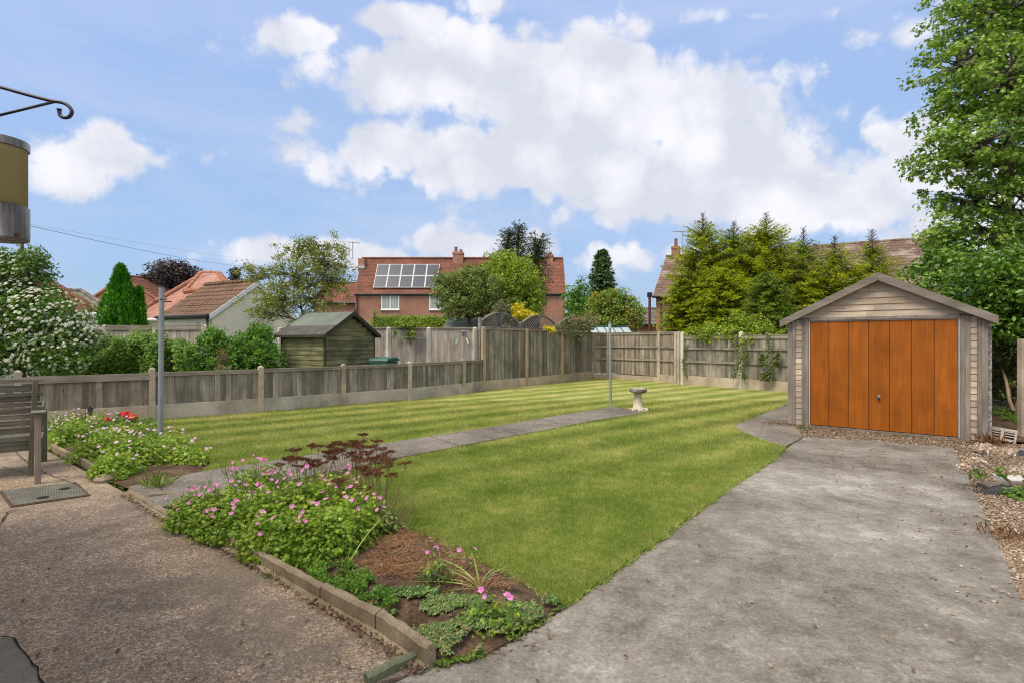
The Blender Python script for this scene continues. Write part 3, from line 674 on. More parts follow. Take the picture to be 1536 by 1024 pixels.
# lawn
path_up = [G(190, 737), G(300, 713), G(560, 671.5), G(740, 643), G(920, 612)]
path_dn = [G(966, 622), G(900, 632), G(600, 690), G(240, 768)]
bed = [G(241, 766), G(420, 727), G(520, 707), G(540, 730), G(578, 780), G(640, 806), G(700, 832), G(770, 868), G(848, 911), G(784, 953), G(713, 990), G(655, 1000)] + [p + Vector((.03, .05, 0)) for p in kerbline[1:5]]
bedl = [G(196, 734), G(300, 712), G(318, 696), G(290, 668), G(235, 655), G(205, 640), F[2] - FD * .35, F[1], F[0], G(20, 655), G(72, 674), G(160, 720)]
lawn = [G(300, 712), G(318, 696), G(290, 668), G(235, 655), G(205, 640), F[2] - FD * .35] + F[2:] + TF[1:] + BF[1:] + BF2[:3] + [G(1183, 604), G(1098, 640), G(1120, 653), G(1150, 665), G(1178, 672)] + [G(1160, 690), G(1090, 735), G(1010, 795), G(848, 911), G(770, 868), G(700, 832), G(640, 806), G(578, 780), G(540, 730), G(520, 707), G(420, 727)]
def refine(poly, step=.12, amp=.012):
    out = []
    for i in range(len(poly)):
        a = Vector(poly[i]); b = Vector(poly[(i + 1) % len(poly)]); n = max(1, int((b - a).length / step))
        for j in range(n):
            c = a.lerp(b, j / n); out.append(c + Vector((pnoise(c * 4), pnoise(c * 4 + Vector((9, 0, 0))), 0)) * amp * 2)
    return out
lawn_r = refine(lawn)
sheet('lawn', lawn_r, .018, M['lawn'], .07)
def tri_blades(n, region, x0, x1, y0, y1, size, name, excl=()):
    V = []; cnt = 0; C = []
    Yv = y0 * (y1 / y0) ** nr.random(n * 3); X = nr.uniform(-1.02, 1.02, n * 3) * Yv
    def ins(poly):
        c = np.zeros(len(X), bool); j = len(poly) - 1
        for i in range(len(poly)):
            xi, yi = poly[i][0], poly[i][1]; xj, yj = poly[j][0], poly[j][1]
            if yi != yj: c ^= ((yi > Yv) != (yj > Yv)) & (X < (xj - xi) * (Yv - yi) / (yj - yi) + xi)
            j = i
        return c
    ok = ins(region)
    for e in excl: ok &= ~ins(e)
    X = X[ok][:n]; Yv = Yv[ok][:n]; C = np.stack([X, Yv, np.full(len(X), .016)], 1); m = len(C); h = size * (.4 + 1.0 * nr.random(m)) * np.clip(C[:, 1] / 5, .8, 2.0)
    T = nr.normal(size=(m, 3)) * .5; T[:, 2] = 1
    Nn = nr.normal(size=(m, 3)); Nn[:, 2] = .1
    return leafmesh(name, C, Nn, h, [(-.085, 0, 0), (.085, 0, 0), (0, 1, .12)], M['blade'], T=T)
path_poly = path_up + path_dn
o = tri_blades(600000, lawn, -8, 8.3, 3.0, 14, .024, 'grass', [path_poly]); tag(o, kind='stuff')
# longer, untrimmed blades hanging over the edges of the lawn
E = []
for ea in ([G(1178, 672), G(1160, 690), G(1090, 735), G(1010, 795), G(848, 911)], [G(848, 911), G(770, 868), G(700, 832), G(640, 806), G(578, 780), G(540, 730)], path_dn[:3], path_up[1:], [G(1183, 604), G(1098, 640), G(1120, 653), G(1150, 665), G(1178, 672)], F[2:], TF, BF, BF2[:3]):
    for a, b in zip(ea[:-1], ea[1:]):
        a = Vector(a); b = Vector(b); n_ = int((b - a).length * (900 if a.y < 9 else 500)); s = Vector((-(b - a).y, (b - a).x, 0)).normalized()
        for _ in range(n_):
            c_ = a.lerp(b, rnd.random()); c_ = c_ + s * (rnd.gauss(0, .012) + .03 * pnoise(c_ * 5)); E.append((c_.x, c_.y, .006))
E = np.array(E); T_ = nr.normal(size=(len(E), 3)) * .7; T_[:, 2] = 1
o = leafmesh('edge_grass', E, nr.normal(size=(len(E), 3)), .045 * (.4 + nr.random(len(E))), [(-.07, 0, 0), (.07, 0, 0), (0, 1, .12)], M['blade'], T=T_); tag(o, kind='stuff')
# path: concrete bays laid end to end
NB = 7; mb = MB()
def along(poly, t):
    L = [(poly[i + 1] - poly[i]).length for i in range(len(poly) - 1)]; s = t * sum(L)
    for i, l in enumerate(L):
        if s <= l or i == len(L) - 1: return poly[i].lerp(poly[i + 1], s / l)
        s -= l
pdn = path_dn[::-1]
for i in range(NB):
    a, b = i / NB + .0015, (i + 1) / NB - .0015; z = .052 + uni(-.003, .003)
    up = [along(path_up, a + (b - a) * j / 6) for j in range(7)]; dn = [along(pdn, a + (b - a) * j / 6) for j in range(7)]
    poly = [Vector((p.x, p.y, -.03)) for p in dn + up[::-1]]
    mb.prism(poly, (0, 0, z + .03))
tag(mb.build('path', M['path'], bevel=.008), kind='structure')
# raised soil of the beds: lumpy top
def lumpy(name, poly, z, amp, step=.035, mat='soil'):
    pr = refine(poly, .1, .01); xs = [p.x for p in pr]; ys = [p.y for p in pr]; mb = MB(); idx = {}; V = []; Fc = []
    x0, y0 = min(xs), min(ys); nx = int((max(xs) - x0) / step) + 2; ny = int((max(ys) - y0) / step) + 2
    edge = refine(poly, .03, .0)
    def vid(i, j):
        if (i, j) not in idx:
            x = x0 + i * step; y = y0 + j * step
            dd = min((e.x - x) ** 2 + (e.y - y) ** 2 for e in edge) ** .5; f = min(1, max(0, dd - .035) / .2)
            h = .002 + z * f + amp * (pnoise(Vector((x * 5, y * 5, 0))) + .6 * pnoise(Vector((x * 17, y * 17, 3)))) * f
            idx[(i, j)] = len(V); V.append((x, y, h))
        return idx[(i, j)]
    for i in range(nx):
        for j in range(ny):
            if inside(x0 + (i + .5) * step, y0 + (j + .5) * step, pr): Fc.append((vid(i, j), vid(i + 1, j), vid(i + 1, j + 1), vid(i, j + 1)))
    mb.add(V, Fc); return tag(mb.build(name, M[mat], smooth=True), kind='structure')
sheet('bed_base', bed, .008, M['soil']); lumpy('flower_bed', bed, .07, .022)
sheet('left_bed_base', bedl, .008, M['soil']); lumpy('left_flower_bed', bedl, .05, .02)

# ------------------------------------------------------------------ kerb stones (one thing each)
def kerbstone(a, b, wd, h, label, mat='kerb', z0=-.03, side=1, group=None, nm='kerb_stone'):
    a = Vector(a); b = Vector(b); a.z = b.z = 0; d = (b - a); dn = d.normalized(); s = Vector((-dn.y, dn.x, 0)) * side; n = max(3, int(d.length / .06))
    mb = MB(); vs = []; prof = [(0, z0), (0, h - .012), (.012, h), (wd - .012, h), (wd, h - .012), (wd, z0)]
    for i in range(n + 1):
        c = a + d * (i / n)
        for (x, z) in prof:
            q = c + s * x; j = pnoise(Vector((q.x * 11, q.y * 11, z * 9))) * .006 + (pnoise(q * 31) * .005 if z > 0 else 0)
            vs.append(q + s * j + EZ * (z + j * (1.2 if z > 0 else 0)))
    m = len(prof); fs = []
    for i in range(n):
        for k_ in range(m):
            k2 = (k_ + 1) % m; f = (i * m + k_, i * m + k2, (i + 1) * m + k2, (i + 1) * m + k_); fs.append(f if side < 0 else f[::-1])
    fs.append(tuple(range(m)) if side > 0 else tuple(range(m))[::-1]); e = tuple(range(n * m, n * m + m)); fs.append(e[::-1] if side > 0 else e)
    mb.add(vs, fs); o = mb.build(nm, M[mat], offset=a, smooth=False); o.location = a
    return tag(o, label, 'kerb', group)
KG = 'kerb stones edging the right flower bed'
kl = kerbline
kpts = [kl[0], kl[1], kl[2], kl[3], kl[4], kl[5]]
lab = ['near kerb stone whose square end stands by the driveway', 'second kerb stone from the driveway end, beside creeping stonecrop', 'kerb stone half hidden under pink geranium leaves', 'kerb stone behind the overhanging geranium leaves', 'sunken kerb stone nearest the grey path']
hh = [.12, .115, .10, .08, .05]
for i in range(5):
    a = kpts[i]; b = kpts[i + 1]; dd = (b - a).normalized() * .006; kerbstone(a + dd, b - dd, .055, hh[i], lab[i], side=-1, group=KG)
kerbstone(G(632, 992) + Vector((.0, -.005, 0)), G(552, 1030), .045, .055, 'green mossy kerb stone between the patio and the driveway', 'kerb_moss', side=-1)
# broken concrete lip along the patio
lp = MB()
for a, b in zip(kpts[:-1], kpts[1:]):
    n = int((b - a).length / .09)
    for i in range(n):
        c = a.lerp(b, (i + .5) / n); s = Vector((-(b - a).y, (b - a).x, 0)).normalized(); wd = .03 + abs(pnoise(c * 6)) * .05
        c = c + s * (wd * .5 - .0) ; d_ = (b - a).normalized() * .05
        lp.add([c - d_ + s * wd * .5 + EZ * .012, c + d_ + s * wd * .4 + EZ * .014, c + d_ - s * wd * .5 + EZ * .03, c - d_ - s * wd * .55 + EZ * .028], [(0, 1, 2, 3)])
tag(lp.build('mortar_haunch', M['kerb']), kind='structure')
a = G(70, 672); b = G(168, 722)
kerbstone(b, a, .05, .09, 'low kerb stone along the left flower bed beside the bench', side=-1)
rk = MB(); rk.lathe([(.0, .0), (.09, .0), (.10, .04), (.07, .08), (.0, .09)], 7, wob=.4); o = rk.build('rubble_stone', M['kerb']); o.location = G(156, 722); tag(o, 'broken lump of concrete at the corner of the left flower bed', 'stone')
rk = MB(); rk.box(-.11, .11, -.06, .06, 0, .05); o = rk.build('rubble_stone', M['kerb'], bevel=.015); o.location = G(243, 748) + EZ * .02; o.rotation_euler = (0, .12, .5); tag(o, 'pale flat stone on the path corner before the pink flowers', 'stone')

# ================================================================== FENCES
def post(a, h, w_, mat, par, cap=True, d=FD, name='post', slots=True):
    mb = MB(); s = Vector((-d.y, d.x, 0)); c = Vector(a)
    mb.obox(c - d * w_ / 2 - s * w_ / 2 - EZ * .1, d * w_, s * w_, EZ * (h + .1 - .03))
    if cap:
        t = c + EZ * (h - .03); q = w_ / 2; e = .3
        vs = [t + d * x * q + s * y * q for x, y in ((-1, -1), (1, -1), (1, 1), (-1, 1))] + [t + d * x * q * e + s * y * q * e + EZ * .03 for x, y in ((-1, -1), (1, -1), (1, 1), (-1, 1))]
        mb.add(vs, [(0, 1, 5, 4), (1, 2, 6, 5), (2, 3, 7, 6), (3, 0, 4, 7), (4, 5, 6, 7)])
    return mb.build(name, M[mat], par, bevel=.006)
def panel(a, b, z0, z1, side, mat, par, bw=.1, rails=(), cap=True, facia=None, rail_mat='rail', off=.0, warp=.0, capb=.045):
    """overlapped vertical boards between a and b, with rails and a capping; side=+1/-1: the face the boards show"""
    a = Vector(a); b = Vector(b); d = (b - a).normalized(); L = (b - a).length; s = Vector((-d.y, d.x, 0)) * side
    mb = MB(); n = max(2, int(round(L / bw))); w_ = L / n
    for i in range(n):
        t = uni(.010, .016); tw = uni(-.003, .004); top = z1 + uni(-.006, .0); bot = z0 + uni(-.004, .004)
        p = a + d * (i * w_ - .004) + s * (off - .006)
        mb.prism([p + EZ * bot, p + d * (w_ + .012) + EZ * bot, p + d * (w_ + .012) + s * (.006 + tw) + EZ * bot, p + s * t + EZ * bot], EZ * (top - bot))
    mb.build('panel', M[mat], par)
    for z in rails:
        r_ = MB(); r_.obox(a + s * (off + .014) + EZ * (z - .035), d * L, s * .035, EZ * .07); r_.build('rail', M[rail_mat], par, bevel=.004)
    if cap:
        r_ = MB(); r_.obox(a - s * .03 + s * off + EZ * (z1 + .001), d * L, s * .075, EZ * .025)
        r_.obox(a + s * (off + .016) + EZ * (z1 - capb), d * L, s * .022, EZ * capb); r_.build('capping', M[rail_mat], par)
    if facia:
        r_ = MB(); r_.obox(a + s * (off + .04) + EZ * (z1 - facia), d * L, s * .016, EZ * (facia + .01)); r_.build('fascia', M[rail_mat], par)
def gboard(a, b, h, side, mat, par, th=.05):
    a = Vector(a); b = Vector(b); d = (b - a).normalized(); L = (b - a).length; s = Vector((-d.y, d.x, 0)) * side
    mb = MB(); mb.obox(a - s * th / 2 - EZ * .1, d * L, s * th, EZ * (h + .1)); mb.build('gravel_board', M[mat], par, bevel=.005)

def rel(pts, base): return [Vector(p) - Vector(base) for p in pts]
# low fence
fl = empty('low_fence', F[0], 0, 'low fence of grey boards between short concrete posts along the lawn', 'fence')
q = rel(F, F[0])
for i, p in enumerate(q[:-1]): post(p, [1.09, 1.08, 1.07, 1.05, 1.04, 1.05, 1.06][i], .105, 'post', fl)
for i in range(len(q) - 1):
    d = (q[i + 1] - q[i]).normalized(); a = q[i] + d * .053; b = q[i + 1] - d * .053
    gboard(a, b, .33, -1, 'gravelboard_tan' if i < 2 else 'gravelboard', fl)
    panel(a, b, .335, .925 + (.01 * i), -1, 'fence' if i < 2 else 'fence_dark', fl, .105, capb=.05, facia=.10 if i < 2 else None)
# tall fence
ft = empty('tall_fence', TF[0], 0, 'tall grey board fence with tan concrete posts beyond the low fence', 'fence')
q = rel(TF, TF[0])
for i, p in enumerate(q): post(p, [2.05, 2.02, 2.0, 1.97][i], .12, 'post_tan', ft)
for i in range(3):
    d = (q[i + 1] - q[i]).normalized(); a = q[i] + d * .06; b = q[i + 1] - d * .06
    gboard(a, b, .32, -1, 'gravelboard_tan', ft); panel(a, b, .33, [1.99, 1.97, 1.95][i], -1, 'fence_dark', ft, .085, capb=.03)
# trellis arches above it, on their own posts behind
def arch(a, b, z0, h, par):
    a = Vector(a); b = Vector(b); d = (b - a).normalized(); L = (b - a).length; s = Vector((-d.y, d.x, 0)); n = 16
    arcp = [a + d * (L * i / n) + EZ * (z0 + .12 + (h - .12) * math.sin(math.pi * i / n) ** .75) for i in range(n + 1)]
    mb = MB()
    for i in range(n): mb.prism([arcp[i], arcp[i + 1], arcp[i + 1] + EZ * .05, arcp[i] + EZ * .05], s * .06)
    mb.obox(a + EZ * z0, d * L, s * .05, EZ * .045); mb.obox(a + EZ * z0, d * .04, s * .05, EZ * .16); mb.obox(b - d * .04 + EZ * z0, d * .04, s * .05, EZ * .16)
    mb.obox(a + d * (L / 2 - .02) + EZ * z0, d * .045, s * .055, EZ * h); mb.build('arch_frame', M['trellis'], par)
    lat = MB()
    def topz(x): x = min(max(x / L, 0), 1); return z0 + .12 + (h - .12) * math.sin(math.pi * x) ** .75
    for sg, yo in ((1, .022), (-1, .034)):
        k_ = -L
        while k_ < 2 * L:
            seg = []
            for j in range(0, 41):
                z = z0 + h * j / 40; x = k_ + sg * (z - z0) * 1.15
                if .02 < x < L - .02 and z < topz(x): seg.append((x, z))
            if len(seg) > 2 and not (sg > 0 and (seg[0][0] + seg[-1][0]) / 2 > L * .5):
                p0 = a + d * seg[0][0] + EZ * seg[0][1] + s * yo; p1 = a + d * seg[-1][0] + EZ * seg[-1][1] + s * yo
                dd = (p1 - p0); pn = dd.normalized().cross(s).normalized() * .028
                lat.obox(p0, dd, pn, s * .01)
            k_ += .125
    lat.build('lattice', M['trellis'], par)
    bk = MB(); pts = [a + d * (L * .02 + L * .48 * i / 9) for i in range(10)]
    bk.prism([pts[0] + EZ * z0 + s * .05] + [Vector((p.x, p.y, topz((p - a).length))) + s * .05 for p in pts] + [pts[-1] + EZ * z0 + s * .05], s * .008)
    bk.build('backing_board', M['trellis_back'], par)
ta = empty('trellis_arches', TF[0], 0, 'row of three arched lattice trellis panels standing behind the tall fence', 'trellis')
q = rel([P(720, 540, 17.35), P(781, 540, 19.2), P(836, 540, 21.0), P(884, 540, 22.9)], TF[0])
for p in q: p.z = 0
for i, p in enumerate(q): post(p, 2.38 if i == 0 else 2.3, .1, 'trellis', ta, cap=False, name='trellis_post')
for i in range(3):
    d = (q[i + 1] - q[i]).normalized(); arch(q[i] + d * .05 - Vector((0, .03, 0)), q[i + 1] - d * .05 - Vector((0, .03, 0)), 2.03, .5, ta)
# back fence, two runs
fb = empty('back_fence', BF[0], 0, 'back fence run with grey boards and two rails behind the birdbath', 'fence')
q = rel(BF, BF[0])
for i, p in enumerate(q[1:]): post(p, [2.0, 1.98, 1.93][i], .11, 'post', fb)
for i in range(3):
    d = (q[i + 1] - q[i]).normalized(); a = q[i] + d * .06; b = q[i + 1] - d * .06
    gboard(a, b, .2 if i < 2 else .3, -1, 'gravelboard_tan', fb); panel(a, b, .24, 1.93, -1, 'fence', fb, .095, rails=(.85, 1.36), capb=.08)
fc = empty('back_fence', BF2[0], 0, 'ivy-hung back fence run with pale concrete posts left of the garage', 'fence')
q = rel(BF2, BF2[0])
for i, p in enumerate(q):
    post(p, [1.93, 1.9, 1.86, 1.8][i], .12, 'post_pale', fc)
post(q[0] - Vector((.12, -.06, 0)), 1.94, .1, 'post', fc)
for i in range(3):
    d = (q[i + 1] - q[i]).normalized(); a = q[i] + d * .06; b = q[i + 1] - d * .06
    gboard(a, b, .35, -1, 'gravelboard_tan', fc); panel(a, b, .36, 1.76, -1, 'fence_dark', fc, .1, rails=(.86, 1.33), capb=.1)
# neighbours' board fence behind the shed, joins the tall fence
NF = [P(712, 540, 17.3), P(643, 540, 17.2), P(583, 540, 17.1), P(500, 540, 17.3), P(420, 540, 17.8)]
for p in NF: p.z = 0
fn = empty('neighbour_fence', NF[0], 0, 'pale grey board fence with light concrete posts right of the green shed', 'fence')
q = rel(NF, NF[0])
for p in q: post(p, 2.04, .13, 'post_pale', fn)
for i in range(len(q) - 1): 
    d = (q[i + 1] - q[i]).normalized(); panel(q[i] + d * .065, q[i + 1] - d * .065, .1, 2.0, 1, 'fence_pale', fn, .105, capb=.02)
NF2 = [P(306, 540, 16.0), P(157, 540, 16.2), P(100, 540, 16.6), P(20, 540, 17.0)]
for p in NF2: p.z = 0
fm = empty('neighbour_fence', NF2[0], 0, 'pale board fence in front of the cream bungalow, above the hedge', 'fence')
q = rel(NF2, NF2[0])
for p in q: post(p, 2.08, .13, 'post_pale', fm)
for i in range(len(q) - 1):
    L = (q[i + 1] - q[i]); m = 2 if L.length > 2.6 else 1
    for j in range(m):
        a = q[i] + L * (j / m); b = q[i] + L * ((j + 1) / m); d = L.normalized()
        panel(a + d * .065, b - d * .03, .1, 2.04, 1, 'fence_pale', fm, .13, capb=.12)
# dark fence beside the garage on the right
RF = [gcorner + GU * 2.3 + GV * 6.2, gcorner + GU * 4.2 + GV * 5.4, gcorner + GU * 6.1 + GV * 4.6, gcorner + GU * 8.2 + GV * 3.7]
fr = empty('side_fence', RF[0], 0, 'shaded board fence under the trees right of the garage', 'fence')
q = rel(RF, RF[0])
for p in q: post(p, 1.85, .1, 'post', fr)
for i in range(3):
    d = (q[i + 1] - q[i]).normalized(); a = q[i] + d * .05; b = q[i + 1] - d * .05
    gboard(a, b, .2, -1, 'gravelboard', fr); panel(a, b, .21, 1.8, -1, 'fence_dark', fr, .11, rails=(.7, 1.3))
cp = MB(); cp.box(-.045, .045, -.045, .045, 0, 1.62); o = cp.build('concrete_post', M['post'], bevel=.008); o.location = G(1533, 654); tag(o, 'single grey concrete post at the right edge before the dark bushes', 'post')

# ================================================================== GARAGE
gw = (gright - gcorner).length
ga = empty('garage', gcorner, math.atan2(GU.y, GU.x), 'small pitched garage with weathered boarding and orange up and over door', 'garage')
D_ = 5.2; EZg = 1.93; PK = 2.66; mid = gw / 2; TH = .03
mb = MB()  # precast pebbledash walls behind the timber front
mb.prism([(.0, .06, 0), (.0, .06, EZg - .03), (.0, D_, EZg - .03), (.0, D_, 0)], (.06, 0, 0)); mb.prism([(gw + .05, .06, 0), (gw + .05, .06, EZg - .03), (gw + .05, D_, EZg - .03), (gw + .05, D_, 0)], (-.06, 0, 0))
mb.prism([(0.06, D_, 0), (gw - .01, D_, 0), (gw - .01, D_, EZg - .06), (mid, D_, PK - .08), (0.06, D_, EZg - .06)], (0, -.06, 0))
mb.build('wall', M['dash'], ga)
cl = MB()
dl, dr, dh = .355, .355 + 2.15, 1.95
def boards(x0, x1, z0, z1, zs=.105, y=-.0):
    z = z0
    while z < z1 - .01:
        zt = min(z + zs, z1); r = rnd.random()
        cl.prism([(x0, y, z), (x0, y - .022, z), (x0, y - .009, zt + .008), (x0, y, zt + .008)], (x1 - x0, 0, 0), r); z += zs
boards(.13, .235, .02, dh + .02); boards(dr + .13, gw - .13, .02, dh + .02)
def zr(x): return EZg + (PK - EZg) * (1 - abs(x - mid) / mid) - .02
z = dh + .06; i = 0
while z < PK - .02:
    zt = min(z + .11, PK - .03)
    if zt - z > .02:
        half = mid * (1 - (z - EZg + .02) / (PK - EZg)) ; half2 = mid * (1 - (zt - EZg + .02) / (PK - EZg))
        half = min(half, mid); half2 = min(half2, mid)
        xs = [mid - half, mid + half] if rnd.random() < .3 else [mid - half, mid + uni(-.4, .4), mid + half]
        for a_, b_ in zip(xs[:-1], xs[1:]):
            at = mid - half2 if a_ < mid - half + 1e-6 else a_; bt = mid + half2 if b_ > mid + half - 1e-6 else b_
            cl.add([(a_, -.024, z), (b_, -.024, z), (bt, -.008, zt), (at, -.008, zt), (a_, 0, z), (b_, 0, z), (bt, 0, zt), (at, 0, zt)],
                   [(0, 1, 2, 3), (7, 6, 5, 4), (4, 5, 1, 0), (1, 5, 6, 2), (3, 2, 6, 7), (4, 0, 3, 7)])
    z += .11
cl.build('cladding', M['larch'], ga)
bk = MB(); bk.box(.0, .34, .002, .05, 0, dh + .1); bk.box(dr + .01, gw, .002, .05, 0, dh + .1)
bk.prism([(0, .002, dh + .1), (gw, .002, dh + .1), (gw, .002, EZg), (mid, .002, PK - .04), (0, .002, EZg)][0:2] + [(mid, .002, PK - .05)], (0, .04, 0)); bk.build('front_frame', M['larch_trim'], ga)
for (a_, b_, zt) in ((0, .075, 1.93), (.078, .128, 1.96), (.238, .29, 1.99), (.293, .352, 1.99), (dr + .003, dr + .065, 1.99), (dr + .068, dr + .128, 1.99), (gw - .128, gw - .075, 1.96), (gw - .072, gw, 1.93)):
    t = MB(); t.box(a_, b_, -.036 - uni(0, .008), .0, .0, zt); t.build('trim_board', M['larch_trim'], ga, bevel=.003)
t = MB(); t.box(dl - .0, dr + .0, -.045, .0, dh + .012, dh + .055); t.build('lintel', M['larch_trim'], ga, bevel=.003)
# roof sheets and barge boards
ov = .115; rise = (PK - EZg) / mid; ez = EZg - rise * ov; rt = .09
for sg in (-1, 1):
    xe = mid + sg * (mid + ov); r_ = MB()
    r_.prism([(xe, -.12, ez + rt), (mid, -.12, PK + rt), (mid, -.12, PK + rt - .03), (xe, -.12, ez + rt - .03)], (0, D_ + .3, 0)); r_.build('roof', M['tile_grey'], ga)
    b_ = MB(); x2 = mid + sg * .001
    b_.prism([(xe, -.15, ez - .03), (xe, -.15, ez + .1), (x2, -.15, PK + .105), (x2, -.15, PK - .035)], (0, .028, 0)); b_.build('barge_board', M['barge'], ga, bevel=.003)
# door: seven wide vertical boards in a thin frame
dm = MB(); ed = [0, .131, .262, .398, .536, .680, .832, 1.0]; ed = [dl + .02 + (dr - dl - .04) * i / 7 for i in range(8)]
for i in range(7): dm.box(ed[i] + .003, ed[i + 1] - .003, -.014, .004, .045, dh - .01)
do = dm.build('door', M['door'], ga, bevel=.006); dm = MB(); dm.box(dl + .015, dr - .015, .004, .012, .04, dh - .005); dm.build('door_backing', M['rust'], do)
fm_ = MB(); fm_.box(dl, dl + .016, -.02, .01, 0.0, dh + .01); fm_.box(dr - .016, dr, -.02, .01, 0.0, dh + .01); fm_.box(dl + .016, dr - .016, -.02, .01, dh - .006, dh + .01); fm_.build('door_frame', M['lead'], ga)
th_ = MB(); th_.box(dl + .0, dr, -.05, .03, -.02, .035); th_.build('threshold', M['larch_trim'], ga)
hx = (ed[3] + ed[4]) / 2
hb = MB(); hb.box(hx - .018, hx + .018, -.02, -.012, .57, .66); hb.build('handle_plate', M['steel'], do, bevel=.003)
hb = MB(); hb.tube([(hx, -.012, .6), (hx, -.045, .6), (hx, -.06, .6)], [.012, .022, .02], 12); hb.tube([(hx, -.05, .62), (hx, -.05, .575)], .012, 8); hb.build('handle', M['black'], do, smooth=True)
fs = MB(); fs.box(-.03, gw + .08, -.10, .05, -.05, -.0); fs.build('footing', M['kerb'], ga)

# ================================================================== SHED
SC = P(487, 560, 13.9); SC.z = 0; SU = Vector((.463, .886, 0)).normalized(); SW = 1.85; SLn = 1.62; 
sh = empty('garden_shed', SC, math.atan2(SU.y, SU.x), 'small green stained shed with felt gable roof behind the low fence', 'shed')
# local x along gable, local y to the left (side wall)
eh, ph = 1.80, 2.36
sb = MB(); z = .1
def sboard(x0, y0, x1, y1, z, zt, out):
    dx, dy = x1 - x0, y1 - y0; o_ = Vector(out)
    p = Vector((x0, y0, z)); sb.prism([p, p + o_ * .022, p + o_ * .008 + EZ * (zt - z), p + EZ * (zt - z)], (dx, dy, 0))
while z < ph - .05:
    zt = min(z + .125, ph - .03)
    if zt <= eh + .02: sboard(0, 0, 0, SLn, z, zt, (-1, 0, 0)); sboard(SW, 0, SW, SLn, z, zt, (1, 0, 0))
    if zt <= eh: x0_, x1_ = 0, SW
    else:
        f = (zt - eh) / (ph - eh); x0_, x1_ = SW / 2 * f, SW - SW / 2 * f
    if x1_ - x0_ > .1: sboard(x0_, 0, x1_, 0, z, zt, (0, -1, 0)); sboard(x0_, SLn, x1_, SLn, z, zt, (0, 1, 0))
    z += .125
sb.build('wall', M['shed'], sh)
t = MB()
for (x, y) in ((-.024, -.024), (SW - .02, -.024), (-.024, SLn - .02), (SW - .02, SLn - .02)): t.box(x, x + .045, y, y + .045, 0, eh)
t.build('corner_post', M['shed_trim'], sh)
rs = (ph - eh) / (SW / 2)
for sg in (-1, 1):
    xe = SW / 2 + sg * (SW / 2 + .14); ze = eh - rs * .14; xm = SW / 2 + sg * (SW / 2 - .42 + .14); zm = ze + rs * .42
    r_ = MB(); r_.prism([(xe, -.12, ze + .03), (SW / 2, -.12, ph + .03), (SW / 2, -.12, ph + .012), (xe, -.12, ze + .012)], (0, SLn + .24, 0)); ro = r_.build('roof', M['felt'], sh)
    r2 = MB(); r2.prism([(xe + sg * .01, -.13, ze + .030), (xm, -.13, zm + .036), (xm, -.13, zm + .042), (xe + sg * .01, -.13, ze + .040)], (0, SLn + .26, 0)); r2.build('felt_strip', M['felt_dark'], ro)
    b_ = MB(); b_.prism([(xe, -.15, ze - .06), (xe, -.15, ze + .045), (SW / 2, -.15, ph + .045), (SW / 2, -.15, ph - .06)], (0, .02, 0)); b_.prism([(xe, SLn + .12, ze - .06), (xe, SLn + .12, ze + .045), (SW / 2, SLn + .12, ph + .045), (SW / 2, SLn + .12, ph - .06)], (0, .02, 0))
    b_.obox((xe - .01, -.12, ze - .03), (.02, 0, 0), (0, SLn + .24, 0), (0, 0, .05)); b_.build('barge_board', M['shed_trim'], sh)
fi = MB(); fi.prism([(SW / 2 - .05, -.165, ph - .1), (SW / 2 + .05, -.165, ph - .1), (SW / 2 + .05, -.165, ph + .03), (SW / 2, -.165, ph + .11), (SW / 2 - .05, -.165, ph + .03)], (0, .013, 0)); fi.build('finial', M['shed_trim'], sh)

# wheelie bin
wb = empty('wheelie_bin', P(576, 560, 14.9) * 1, -.3, 'dark green wheelie bin standing beside the green shed', 'bin'); wb.location.z = 0; wb.scale = (1.12, 1.12, 1.12)
b_ = MB(); b_.add([(-.2, -.22, .05), (.2, -.22, .05), (.2, .22, .05), (-.2, .22, .05), (-.24, -.28, .92), (.24, -.28, .92), (.24, .28, .92), (-.24, .28, .92)], [(0, 3, 2, 1), (4, 5, 6, 7), (0, 1, 5, 4), (1, 2, 6, 5), (2, 3, 7, 6), (3, 0, 4, 7)]); b_.build('body', M['bin'], wb, bevel=.02)
l_ = MB(); l_.prism([(-.27, -.3, .93), (-.27, .32, .93), (-.27, .30, .98), (-.27, .1, 1.03), (-.27, -.26, 1.0)], (.54, 0, 0)); l_.build('lid', M['bin'], wb, bevel=.015)
l_ = MB(); l_.tube([(-.22, .36, .96), (.22, .36, .96)], .016, 8); l_.build('handle', M['bin'], wb)
for x in (-.22, .22): l_ = MB(); l_.tube([(x - .025, .22, .1), (x + .025, .22, .1)], .1, 16); l_.build('wheel', M['black'], wb)
# lilac pot on the fence, pegs on a line
pt = MB(); pt.lathe([(.0, 0), (.055, 0), (.075, .16), (.085, .16), (.085, .19), (.07, .19), (.05, .02), (0, .02)], 16); o = pt.build('hanging_pot', M['purple'], smooth=True); o.location = P(696, 505, 17.1); o.location.z = P(0, 505, 17.1).z - .0; tag(o, 'lilac plant pot hung near the top of the pale board fence', 'pot')
wl = MB(); wl.tube([P(566, 503, 16.6), P(640, 507, 16.7), P(706, 508, 16.9)], .004, 5); o = wl.build('washing_line', M['steel']); tag(o, 'thin washing line strung before the pale board fence', 'line')
for px, mt, rot, lb in ((686, 'peg_green', .35, 'pale green clothes peg on the washing line before the fence'), (700, 'peg_white', -.35, 'white clothes peg on the washing line before the fence')):
    pg = MB(); pg.box(-.015, .0, -.012, .012, -.13, .03); pg.box(.003, .018, -.012, .012, -.13, .03); o = pg.build('clothes_peg', M[mt]); o.location = P(px, 508.5, 16.75); o.rotation_euler = (0, rot, 0); tag(o, lb, 'peg', 'clothes pegs on the line')

